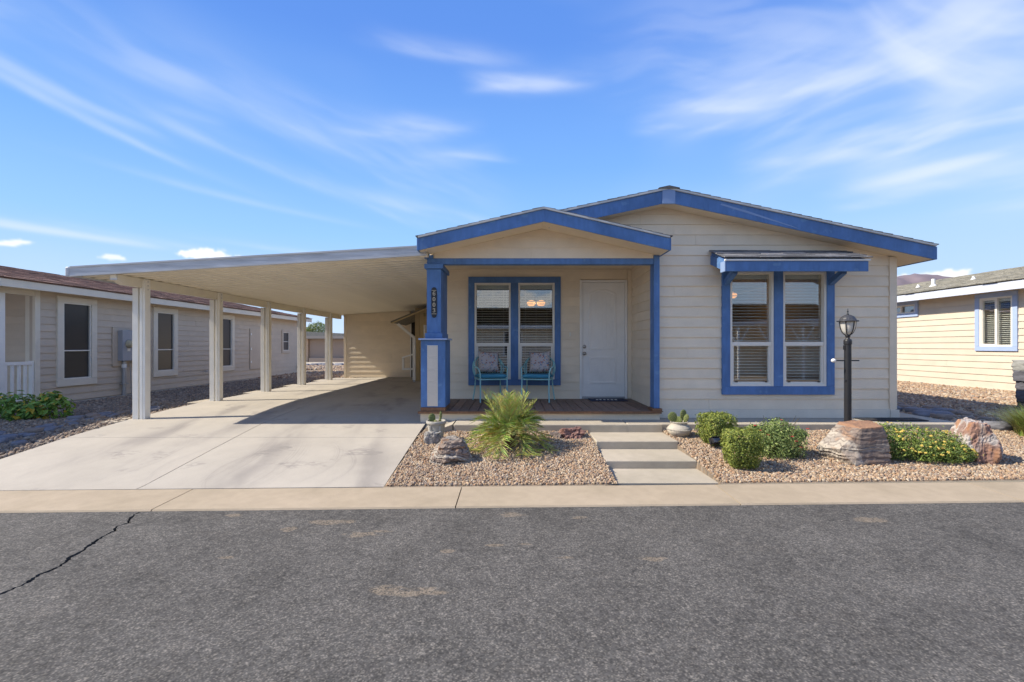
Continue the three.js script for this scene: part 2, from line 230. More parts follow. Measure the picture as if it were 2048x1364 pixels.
// a wall of lap siding. Local frame: x along the wall, y up, z outwards.
function sidingWall(house, { at, turn = 0, outline, holes = [], y0, pitch = .154, mats, rows, seed, seams = .25, clips = [], from = () => null, thick = .1, pieceMin = .03, backMat }) {
  const shape = new THREE.Shape(outline.map((p) => new THREE.Vector2(...p)));
  for (const [a, b, c, d] of holes) shape.holes.push(new THREE.Path([[a, c], [a, d], [b, d], [b, c]].map((p) => new THREE.Vector2(...p))));
  const g = new THREE.ExtrudeGeometry(shape, { depth: thick, bevelEnabled: false }); g.translate(0, 0, -thick - .001);
  const wall = mesh('wall', metreUV(g), backMat || mats[0], house, true);
  wall.position.set(...at).sub(house.position); wall.rotation.y = turn;
  const r = rng(seed), xs = outline.map((p) => p[0]), X0 = Math.min(...xs), X1 = Math.max(...xs);
  for (let k = 0; k < rows; k++) {
    const a = y0 + k * pitch, b = a + pitch + .012, lim = from(a, b) || [X0, X1];
    // free spans of this row beside the openings
    let spans = [[lim[0], lim[1], a, b]];
    for (const [hx0, hx1, hy0, hy1] of holes) spans = spans.flatMap(([u, v, lo, hi]) => {
      if (v <= hx0 || u >= hx1 || hi <= hy0 + .0125 || lo >= hy1) return [[u, v, lo, hi]];
      const out = []; if (u < hx0) out.push([u, hx0, lo, hi]); if (v > hx1) out.push([hx1, v, lo, hi]);
      if (hy1 < hi && hy1 > lo) out.push([Math.max(u, hx0), Math.min(v, hx1), hy1, hi]); if (hy0 > lo && hy0 < hi) out.push([Math.max(u, hx0), Math.min(v, hx1), lo, hy0]);
      return out;
    });
    for (const [u, v, lo, hi] of spans) {
      const cuts = [u]; if (v - u > 2.6 ? r() < .8 : v - u > 1 && r() < seams) cuts.push(lerp(u, v, .2 + .6 * r())); cuts.push(v);
      for (let i = 0; i < cuts.length - 1; i++) {
        let q = [[cuts[i] + .0012, lo], [cuts[i + 1] - .0012, lo], [cuts[i + 1] - .0012, hi], [cuts[i] + .0012, hi]];
        for (const c of clips) q = clip(q, ...c);
        if (q.length < 3 || Math.max(...q.map((p) => p[1])) - lo < .012) continue;
        const tilt = (r() - .5) * .0016;
        mesh('board', prism(q, 0, .016, (y) => .0205 + tilt - (y - a) / (pitch + .012) * .0165), pick(mats, r), wall, true);
      }
    }
  }
  return wall;
}
// a window in a local frame (x along, y up, z out): boards round it, a vinyl frame per sash column, panes and blinds
function makeWindow(house, { at, turn = 0, outer, trim = .11, units, rail, mat, blind = true, screen = false, frame = .035, trimZ = .03, slider = false, topTrim = trim, botTrim = trim }) {
  const w = new THREE.Group(); w.name = 'window'; w.position.set(...at).sub(house.position); w.rotation.y = turn; house.add(w);
  const [X0, X1, Y0, Y1] = outer;
  const bd = (x0, x1, y0, y1) => mesh('trim_board', box(x0, x1, y0, y1, -.05, trimZ, .004), mat, w);
  if (topTrim) bd(X0, X1, Y1 - topTrim, Y1); if (botTrim) bd(X0, X1, Y0, Y0 + botTrim);
  bd(X0, X0 + trim, Y0 + botTrim + .0012, Y1 - topTrim - .0012); bd(X1 - trim, X1, Y0 + botTrim + .0012, Y1 - topTrim - .0012);
  for (let i = 0; i < units.length - 1; i++) bd(units[i][1], units[i + 1][0], Y0 + botTrim + .0012, Y1 - topTrim - .0012);
  for (const [a, b] of units) {
    const y0 = Y0 + botTrim, y1 = Y1 - topTrim, f = frame, fm = M.vinyl;
    const parts = [box(a, a + f, y0, y1, -.06, .022, .004), box(b - f, b, y0, y1, -.06, .022, .004), box(a + f, b - f, y1 - f, y1, -.06, .0215, .004), box(a + f, b - f, y0, y0 + f, -.06, .0215, .004)];
    mesh('frame', merge(parts), fm, w);
    if (slider) {
      const m = (a + b) / 2; mesh('rail', box(m - .025, m + .025, y0 + f, y1 - f, -.05, .01, .004), fm, w);
      mesh('sash', merge([box(a + f, a + f + .025, y0 + f, y1 - f, -.045, .004), box(a + f + .025, m - .025, y0 + f, y0 + f + .025, -.045, .0035), box(a + f + .025, m - .025, y1 - f - .025, y1 - f, -.045, .0035)]), fm, w);
      mesh('pane', box(a + f + .012, m - .01, y0 + f + .01, y1 - f - .01, -.03, -.024), M.glass, w); mesh('pane', box(m + .01, b - f + .005, y0 + f - .01, y1 - f + .01, -.044, -.038), M.glass, w);
    } else {
      mesh('rail', box(a + f, b - f, rail - (screen ? .012 : .03), rail + (screen ? .012 : .03), -.05, .012, .004), fm, w);
      if (screen) { mesh('screen', box(a + f - .005, b - f + .005, y0 + f - .005, rail - .01, -.02, -.016), M.screen, w); mesh('screen', box(a + f - .005, b - f + .005, rail + .01, y1 - f + .005, -.02, -.016), M.screen, w); }
      else {
        const s = .03; mesh('sash', merge([box(a + f, a + f + s, y0 + f, rail - .03, -.045, -.002), box(b - f - s, b - f, y0 + f, rail - .03, -.045, -.002), box(a + f + s, b - f - s, y0 + f, y0 + f + s, -.045, -.0025)]), fm, w);
        mesh('pane', box(a + f + s - .005, b - f - s + .005, y0 + f + s - .005, rail - .025, -.034, -.028), M.glass, w);
        mesh('pane', box(a + f - .005, b - f + .005, rail + .025, y1 - f + .005, -.052, -.046), M.glass, w);
        for (const q of [a + f + .07, b - f - .07]) mesh('latch', box(q - .018, q + .018, y0 + f + s - .006, y0 + f + s + .01, -.004, .008, .003), M.iron, w);
      }
    }
    if (blind) {
      const g = box(a + .01 - (a + b) / 2, b - .01 - (a + b) / 2, -.0016, .0016, -.024, .024), r = rng(Math.round(a * 1000) + 7);
      let n = 0;
      for (let y = y0 + .05; y < y1 - .1; y += .0455) { const s = mesh('blind_slat', g, M.blind, w); s.position.set((a + b) / 2, y, -.125); s.rotation.x = .3 + (r() - .5) * .08; s.rotation.z = (r() - .5) * .004; n++; }
      mesh('blind_headrail', box(a + .01, b - .01, y1 - .1, y1 - .02, -.16, -.085, .006), M.blind, w);
      for (const t of [.2, .5, .8]) mesh('blind_cord', rod([lerp(a, b, t), y0 + .05, -.1], [lerp(a, b, t), y1 - .08, -.1], .0016, .0016, 5), M.blind, w);
      mesh('blind_wand', rod([b - .07, y1 - .5, -.09], [b - .07, y1 - .09, -.09], .004, .004, 6), M.blind, w);
    }
  }
  return w;
}
// roof shingles: tabs laid in courses on a sloping plane given by a corner, an along vector and an up-slope vector
function shingles(parent, corner, along, up, mats, { tab = .3, expose = .142, seed = 1, keep = 300, ref = [0, 0, 0] }) {
  const A = new THREE.Vector3(...along), U = new THREE.Vector3(...up), LA = A.length(), LU = U.length(), a = A.clone().normalize(), u = U.clone().normalize(), n = new THREE.Vector3().crossVectors(a, u).normalize(); if (n.y < 0) n.negate();
  const r = rng(seed), list = [], C = new THREE.Vector3(...corner), R = new THREE.Vector3(...ref), thick = .013;
  for (let c = 0; c * expose < LU - .02; c++) {
    let s = -(c % 2) * tab * .5 - r() * .05;
    while (s < LA) {
      const w = tab * (.72 + .56 * r()), s0 = Math.max(0, s), s1 = Math.min(LA, s + w - .004); s += w;
      if (s1 - s0 < .03) continue;
      const lo = c * expose - (r() < .35 ? .014 : 0), hi = Math.min(LU, c * expose + expose + .05), t = thick * (.7 + .7 * r());
      const P = (q, v, h) => C.clone().addScaledVector(a, q).addScaledVector(u, v).addScaledVector(n, h);
      const v = [P(s0, lo, .004), P(s1, lo, .004), P(s1, hi, .001), P(s0, hi, .001), P(s0, lo, .004 + t), P(s1, lo, .004 + t), P(s1, hi, .006), P(s0, hi, .006)];
      const f = [[4, 5, 6], [4, 6, 7], [0, 1, 5], [0, 5, 4], [1, 2, 6], [1, 6, 5], [0, 4, 7], [0, 7, 3]], pos = []; for (const q of f) for (const i of q) pos.push(v[i].x, v[i].y, v[i].z);
      const uv = []; const ou = r() * 3, ov = r() * 3; for (const q of f) for (const i of q) { const d = v[i].clone().sub(C); uv.push(d.dot(a) + ou, d.dot(u) + ov + (i > 3 ? 0 : .01)); }
      const g = new THREE.BufferGeometry(); g.setAttribute('position', new THREE.Float32BufferAttribute(pos, 3)); g.setAttribute('uv', new THREE.Float32BufferAttribute(uv, 2)); g.computeVertexNormals();
      list.push({ g, d: P((s0 + s1) / 2, lo, 0).distanceTo(R), m: Math.floor(r() * mats.length) });
    }
  }
  list.sort((p, q) => p.d - q.d);
  list.slice(0, keep).forEach((q) => mesh('shingle', q.g, mats[q.m], parent, true));
  mats.forEach((m, i) => { const rest = list.slice(keep).filter((q) => q.m === i).map((q) => q.g); if (rest.length) mesh('shingles', merge(rest), m, parent, true).userData.kind = 'stuff'; });
}

// ================================================================== THE GROUND
const backEdge = (x) => 4.765 + .0294 * x, frontEdge = (x) => 4.205 + .031 * x;      // depth of the pavement's two edges: the street runs a little askew of the house
const bedY = (d) => d < 6.7 ? -.296 + .102 * (d - 4.75) : Math.min(-.06, -.097 + .065 * (d - 6.7));
function groundY(x, d) {
  let y = bedY(Math.max(4.7, d));
  if (x > 6.3) y += smooth(6.3, 11, x) * .11 * smooth(5, 8, d);
  if (x < -5.9) y += -.02 * smooth(-5.9, -9, x);
  if (d > 18) y -= .3 * smooth(18, 44, d);
  return y + .012 * (fbm(x * .9 + 40, d * .9, 3, 4) - .5);
}
{
  const xs = [], ds = [];
  for (let x = -400; x < -40; x += 40) xs.push(x); for (let x = -40; x < -12; x += 3) xs.push(x); for (let x = -12; x < 13; x += .3) xs.push(x); for (let x = 13; x < 40; x += 3) xs.push(x); for (let x = 40; x <= 400; x += 40) xs.push(x);
  xs.push(-5.815, -5.795, -1.27, -1.252, 1.055, 1.075, 2.055, 2.075); xs.sort((a, b) => a - b);
  const dip = (x, d) => (x > -5.81 && x < -1.26 && d < 16.1) || (x > 1.06 && x < 2.07 && d < 6.75) ? .28 : 0;
  for (let d = 4.6; d < 17; d += .3) ds.push(d); for (let d = 17; d < 60; d += 2) ds.push(d); for (let d = 60; d <= 3600; d *= 1.35) ds.push(d);
  const p = [], uv = [], ix = [];
  for (const d of ds) for (const x of xs) { const dd = d === ds[0] ? backEdge(clamp(x, -40, 40)) - .02 : d, k = d > 400 ? d / 400 : 1; p.push(x * k, groundY(x * k, dd) - dip(x, dd), -dd); uv.push(x * k, dd); }
  for (let j = 0; j < ds.length - 1; j++) for (let i = 0; i < xs.length - 1; i++) { const a = j * xs.length + i, b = a + 1, c = a + xs.length, e = c + 1; ix.push(a, b, e, a, e, c); }
  const g = new THREE.BufferGeometry(); g.setAttribute('position', new THREE.Float32BufferAttribute(p, 3)); g.setAttribute('uv', new THREE.Float32BufferAttribute(uv, 2)); g.setIndex(ix); g.computeVertexNormals();
  structure('ground', g, M.gravel);
  // the far side of the street, behind the camera
  const h = new THREE.PlaneGeometry(600, 300, 1, 1); h.rotateX(-Math.PI / 2); h.translate(0, -.36, 154.2); structure('ground', metreUV(h), M.gravel);
}
// street: two stretches of asphalt that meet along an open crack
{
  const r = rng(31), edge = [];                              // the crack, from the pavement towards and past the camera's left
  const crack = [[-3.13, 4.115], [-3.14, 4.02], [-3.1, 3.92], [-3.04, 3.83], [-3.08, 3.76], [-3.01, 3.67], [-3.02, 3.56], [-2.98, 3.45], [-2.95, 3.33], [-2.93, 3.2], [-2.88, 3.08], [-2.9, 2.96], [-2.87, 2.85], [-2.9, 2.72], [-2.95, 2.5], [-3.0, 2.1], [-3.1, 1.4], [-3.2, .2], [-3.3, -1.5], [-3.4, -3.4]];
  for (let i = 0; i < crack.length - 1; i++) for (let t = 0; t < 6; t++) { const [a, b] = crack[i], [c, d] = crack[i + 1], k = t / 6; edge.push([lerp(a, c, k) + (r() - .5) * .018, lerp(b, d, k)]); }
  edge.push(crack[crack.length - 1]);
  const gap = edge.map((_, i) => .005 + .012 * vn(i * .4, 3, 2));
  const road = structure('road', box(-300, 300, -.62, -.46, -4.6, 3.6), M.tar);
  const R = (pts) => { const s = new THREE.Shape(pts.map(([x, d]) => new THREE.Vector2(x, d))), g = new THREE.ExtrudeGeometry(s, { depth: .12, bevelEnabled: false }); g.rotateX(-Math.PI / 2); g.translate(0, -.322 - .12, 0);
    const q = g.toNonIndexed(), p = q.attributes.position, uv = new Float32Array(p.count * 2); for (let i = 0; i < p.count; i++) { uv[2 * i] = p.getX(i) / 12 + .5; uv[2 * i + 1] = (-p.getZ(i) + 1) / 6; } q.setAttribute('uv', new THREE.BufferAttribute(uv, 2)); q.deleteAttribute('normal'); q.computeVertexNormals(); return q; };
  const ragged = (x) => frontEdge(x) - .004 - .014 * vn(x * 9, 2, 3) - .008 * vn(x * 40, 5, 6);
  const right = [], left = [];
  for (let x = 8; x > -3.08; x -= .06) right.push([x, ragged(x)]);
  for (let x = -3.2; x > -8; x -= .06) left.push([x, ragged(x)]);
  const e1 = edge.map(([x, d], i) => [x + gap[i], d]).filter(([x, d]) => d < ragged(x) - .01), e0 = edge.map(([x, d], i) => [x - gap[i], d]).filter(([x, d]) => d < ragged(x) - .01);
  mesh('paving', R([[300, -3.4], [300, frontEdge(8)], ...right, ...e1]), M.asphalt, road);
  mesh('paving', R([...e0.slice().reverse(), ...left, [-300, frontEdge(-8)], [-300, -3.4]]), M.asphalt, road);
}
// pavement in front of the lots, slab by slab
{
  const walk = structure('sidewalk', box(-300, 300, -.6, -.45, -4.75, -4.25), M.tar);
  const cuts = [-300, -8.2, -5.62, -3.07, -.49, 2.02, 4.6, 7.15, 9.7, 300];
  for (let i = 0; i < cuts.length - 1; i++) {
    const a = cuts[i] + .005, b = cuts[i + 1] - .005, P = [], cl = (x) => clamp(x, -40, 40), n = 12;
    const prof = (x) => { const f = frontEdge(cl(x)), k = backEdge(cl(x)); return [[f, -.5], [f, -.326], [f + .012, -.313], [k - .02, -.297], [k, -.303], [k, -.5]]; };
    for (let s = 0; s < n; s++) { const x0 = lerp(a, b, s / n), x1 = lerp(a, b, (s + 1) / n), p0 = prof(x0), p1 = prof(x1); for (let j = 0; j < 5; j++) { const A = [x0, p0[j][1], -p0[j][0]], B = [x1, p1[j][1], -p1[j][0]], C = [x1, p1[j + 1][1], -p1[j + 1][0]], D = [x0, p0[j + 1][1], -p0[j + 1][0]]; P.push(...A, ...B, ...C, ...A, ...C, ...D); } }
    for (const [x, w] of [[a, 0], [b, 1]]) { const q = prof(x); for (let j = 1; j < 5; j++) { const t = [[x, q[0][1], -q[0][0]], [x, q[j][1], -q[j][0]], [x, q[j + 1][1], -q[j + 1][0]]]; if (w) t.reverse(); P.push(...t.flat()); } }
    const g = new THREE.BufferGeometry(); g.setAttribute('position', new THREE.Float32BufferAttribute(P, 3)); g.computeVertexNormals(); mesh('slab', metreUV(g, i * .37), M.sidewalk, walk);
  }
}
// driveway: eight panels on a ramp that eases into the carport floor
const driveProfile = [[4.4, -.31], [4.75, -.296], [5.8, -.172], [6.6, -.082], [7.1, -.032], [7.6, -.004], [8.3, .028], [9.2, .05], [16.3, .05]];
const driveY = (d) => { let i = 0; while (i < driveProfile.length - 2 && d > driveProfile[i + 1][0]) i++; const [a, b] = driveProfile[i], [c, e] = driveProfile[i + 1]; return lerp(b, e, clamp((d - a) / (c - a))); };
{
  const drive = structure('driveway', box(-5.7, -1.4, -.6, -.5, -16, -5), M.tar);
  const rows = [null, 6.32, 9.4, 12.6, 16.0], colsX = [-5.82, -3.62, -1.25];
  const panel = (x0, x1, d0, d1) => {
    const nx = 6, nd = 14, P = [], at = (i, j) => { const x = lerp(x0, x1, i / nx), a = d0 ?? backEdge(x) + .004, d = lerp(a, d1, j / nd); return [x, driveY(d) - .02 * smooth(-3.6, -5.8, x) * smooth(6.2, 7.2, d), -d]; };
    for (let i = 0; i < nx; i++) for (let j = 0; j < nd; j++) { const A = at(i, j), B = at(i + 1, j), C = at(i + 1, j + 1), D = at(i, j + 1); P.push(...A, ...B, ...C, ...A, ...C, ...D); }
    const low = (p) => [p[0], p[1] - .16, p[2]], side = (A, B) => P.push(...A, ...low(A), ...low(B), ...A, ...low(B), ...B);
    for (let i = 0; i < nx; i++) { side(at(i, 0), at(i + 1, 0)); side(at(i + 1, nd), at(i, nd)); } for (let j = 0; j < nd; j++) { side(at(0, j + 1), at(0, j)); side(at(nx, j), at(nx, j + 1)); }
    const g = new THREE.BufferGeometry(); g.setAttribute('position', new THREE.Float32BufferAttribute(P, 3)); const n = P.length / 3, uv = new Float32Array(n * 2); for (let i = 0; i < n; i++) { uv[2 * i] = (P[3 * i] + 5.95) / 4.8; uv[2 * i + 1] = (-P[3 * i + 2] - 4.4) / 12; } g.setAttribute('uv', new THREE.BufferAttribute(uv, 2)); g.computeVertexNormals(); return g;
  };
  for (let r = 0; r < 4; r++) for (let c = 0; c < 2; c++) mesh('panel', panel(colsX[c] + (c ? .005 : 0), colsX[c + 1] - (c ? .006 : .005), rows[r] === null ? null : rows[r] + .003, rows[r + 1] - .003), M.drive, drive);
  for (const d of [7.41, 9.29, 11.17, 13.07, 15.0]) mesh('footing', box(-6.06, -5.825, -.25, driveY(d) - .024, -d - .3, -d + .28, .01), M.slab, drive);   // short pads that carry the carport posts
}
// patio slab along the front of the house, with a lowered left end
{
  const apron = structure('patio', box(-.81, 1.6, -.3, 0, -7.3, -6.67, .018), M.slab);
  mesh('slab', box(1.606, 6.32, -.3, -.0005, -7.3, -6.72, .018), M.slab, apron);
  mesh('slab', box(5.8, 6.32, -.3, -.001, -19, -7.304, .012), M.slab, apron);
  const P = [[-1.24, -6.83, -.115], [-1.0, -6.74, -.055], [-.822, -6.675, -.003]], g = []; // lowered end by the driveway
  for (let i = 0; i < 2; i++) { const [x0, z0, y0] = P[i], [x1, z1, y1] = P[i + 1], t = (a, b, c, d) => g.push(...a, ...b, ...c, ...a, ...c, ...d); t([x0, y0, z0 + .18], [x1, y1, z1], [x1, y1 + .003, -7.3], [x0, y0 + .09, -7.3]); t([x0, -.3, z0 + .18], [x1, -.3, z1], [x1, y1, z1], [x0, y0, z0 + .18]); }
  const q = new THREE.BufferGeometry(); q.setAttribute('position', new THREE.Float32BufferAttribute(g, 3)); q.computeVertexNormals(); mesh('slab', metreUV(q), M.slab, apron);
}
{
  const st = thing('front_steps', 'pale concrete steps climbing from the sidewalk to the front porch', 'steps', [1.57, -.3, -5.6]);
  mesh('step', box(1.06, 2.08, -.5, -.0035, -6.718, -6.672 + .0, .01), M.slab, st);
  mesh('step', box(1.055, 2.085, -.5, -.112, -6.71, -6.06, .014), M.slab, st); mesh('step', box(1.05, 2.08, -.5, -.208, -6.05, -5.43, .014), M.slab, st);
  mesh('landing', box(1.05, 2.08, -.5, -.295, -5.425, -4.855, .006), M.slab, st);
}
top('boot_mat', box(5.1, 5.98, .004, .014, -7.21, -6.93, .004), M.rubber, 'black rubber mat on the patio slab at the corner of the house', 'mat');

// ================================================================== THE MAIN HOUSE
const house = thing('manufactured_house', 'beige lap-sided single-storey house with blue trim and a front porch', 'house', [2.27, 0, -13]);
const RX = 2.257, RY = 3.373, SL = .2138, roofLine = (x) => RY - SL * Math.abs(x - RX);
{
  // front wall, right of the porch and up into the gable
  const lineTop = (off) => [[-SL, 1, RY - off + SL * -RX], [SL, 1, RY - off + SL * RX]];
  const HOLE = [3.145, 4.815, .362, 2.2];
  sidingWall(house, { at: [0, 0, -7.27], outline: [[2.13, 0], [5.73, 0], [5.73, roofLine(5.73) - .215], [RX, RY - .215], [-1.19, roofLine(-1.19) - .215], [-1.19, 2.48], [2.13, 2.48]], holes: [[3.25, 4.71, .48, 2.2]], y0: .132, rows: 21, mats: M.siding, seed: 3, clips: lineTop(.213), from: (a, b) => b < 2.48 ? [2.18, 5.655] : a < 2.48 ? [2.18, 5.655] : [-1.18, 5.655] });
  mesh('skirt_board', box(2.172, 5.745, .002, .13, -7.26, -7.236, .004), M.skirt, house); mesh('skirt_board', box(5.66, 5.79, .002, .125, -7.238, -7.222, .004), M.skirt, house);
  mesh('corner_trim', box(5.655, 5.745, .13, roofLine(5.7) - .22, -7.275, -7.235, .004), M.siding[1], house); mesh('corner_trim', box(5.7455, 5.765, .13, roofLine(5.75) - .22, -7.36, -7.236, .004), M.siding[1], house);
  // porch back wall and its right side wall
  sidingWall(house, { at: [0, 0, -8.74], outline: [[-1.196, .1], [2.17, .1], [2.17, 2.47], [-1.196, 2.47]], holes: [[-.69, .78, .48, 2.23], [1.235, 2.065, .1, 2.28]], y0: .128, pitch: .1525, rows: 16, mats: M.siding, seed: 8, clips: [[0, 1, 2.468]], from: () => [-1.19, 2.085] });
  mesh('corner_trim', box(2.088, 2.165, .14, 2.466, -8.74, -8.715, .004), M.siding[2], house);
  sidingWall(house, { at: [2.17, 0, -7.29], turn: -Math.PI / 2, outline: [[-1.45, .1], [0, .1], [0, 2.47], [-1.45, 2.47]], y0: .128, pitch: .1525, rows: 16, mats: M.siding, seed: 9, clips: [[0, 1, 2.468]], from: () => [-1.42, -.02], thick: .05 });
  // long side walls and the back
  sidingWall(house, { at: [-1.196, 0, -8.745], turn: -Math.PI / 2, outline: [[-10.75, 0], [0, 0], [0, 2.38], [-10.75, 2.38]], y0: .13, rows: 15, mats: M.siding, seed: 10, clips: [[0, 1, 2.378]], thick: .08 });
  sidingWall(house, { at: [5.736, 0, -7.28], turn: Math.PI / 2, outline: [[.08, 0], [12.2, 0], [12.2, 2.38], [.08, 2.38]], y0: .13, rows: 15, mats: M.siding, seed: 11, clips: [[0, 1, 2.378]], thick: .08 });
  mesh('back_wall', prism([[-1.19, 0], [5.73, 0], [5.73, 2.4], [RX, 3.1], [-1.19, 2.4]], -19.5, -19.4), M.siding[0], house);
  mesh('floor', box(-1.1, 5.65, -.2, .125, -19.4, -8.85), M.carpet, house); mesh('floor', box(2.24, 5.65, -.2, .124, -8.848, -7.38), M.carpet, house);
  mesh('partition', box(2.16, 2.235, .126, 2.47, -19.3, -11.5), M.interior, house); mesh('partition', box(-1.1, 5.65, .127, 2.6, -12.6, -12.5), M.interior, house);
  mesh('ceiling', box(-1.1, 2.168, 2.472, 2.5, -19.3, -8.85), M.interior, house);
  // roof: decks, soffits, fascia boards, courses of shingles
  const half = (s, x0, off0, off1, z0, z1, x1 = RX + s * 3.85) => { const q = [[x0, roofLine(x0) - off1], [x1, roofLine(x1) - off1], [x1, roofLine(x1) - off0], [x0, roofLine(x0) - off0]]; return prism(s > 0 ? q : q.reverse(), z0, z1); };
  const roof = mesh('roof', merge([half(1, RX, .018, .035, -19.8, -6.985), half(-1, RX, .018, .035, -19.8, -6.985, .52), half(-1, .519, .018, .035, -19.8, -7.24, -1.25)]), M.shingleSlate[1], house);
  mesh('soffit', half(1, RX + .001, .198, .212, -19.79, -6.99), M.cream, house); mesh('soffit', half(-1, RX - .001, .198, .212, -19.79, -6.99, .52), M.cream, house); mesh('soffit', half(-1, .519, .198, .212, -19.79, -7.24, -1.25), M.cream, house);
  mesh('fascia', half(1, RX + .0935, .036, .222, -6.988, -6.968), M.blue, house); mesh('fascia', half(-1, RX - .0935, .036, .222, -6.988, -6.968, .53), M.blue, house);
  mesh('fascia', box(RX + 3.85, RX + 3.87, roofLine(RX + 3.85) - .222, roofLine(RX + 3.85) - .04, -19.8, -6.966, .003), M.blue, house);
  mesh('ridge_block', box(RX - .093, RX + .093, RY - .245, RY - .035, -6.99, -6.952, .004), M.blueWorn, house).userData.label = 'weathered pale blue block at the ridge';
  mesh('scuff', prism([[3.0, roofLine(3.0) - .1], [4.15, roofLine(4.15) - .205], [4.05, roofLine(4.05) - .185], [3.4, roofLine(3.4) - .105], [3.02, roofLine(3.02) - .075]], -6.969, -6.9655), M.blueWorn, house).userData.label = 'faded streak of bare paint on the blue fascia';
  mesh('drip_edge', half(1, RX, .008, .0345, -6.984, -6.945), M.drip, house); mesh('drip_edge', half(-1, RX, .008, .0345, -6.984, -6.945, .53), M.drip, house);
  const r = rng(4);
  for (const s of [1, -1]) for (let k = 0; k < (s > 0 ? 27 : 24); k++) { const u0 = k * .1455, u1 = Math.min(s > 0 ? 3.88 : 3.5, u0 + .16), x0 = RX + s * u0, x1 = RX + s * u1; const q = [[x0, roofLine(x0) - .004], [x1, roofLine(x1) + .005], [x1, roofLine(x1) - .006], [x0, roofLine(x0) - .0075]]; const z = s < 0 && x1 < .55 ? -7.25 : -6.938 - r() * .008; mesh('shingle_course', prism(s > 0 ? q.slice().reverse() : q, -19.82, z), pick(M.shingleSlate, r), roof); }
  mesh('ridge_cap', prism([[RX - .15, RY - .03], [RX + .15, RY - .03], [RX + .15, RY - .02], [RX, RY + .012], [RX - .15, RY - .02]], -19.8, -6.93), M.shingleSlate[0], roof);
}
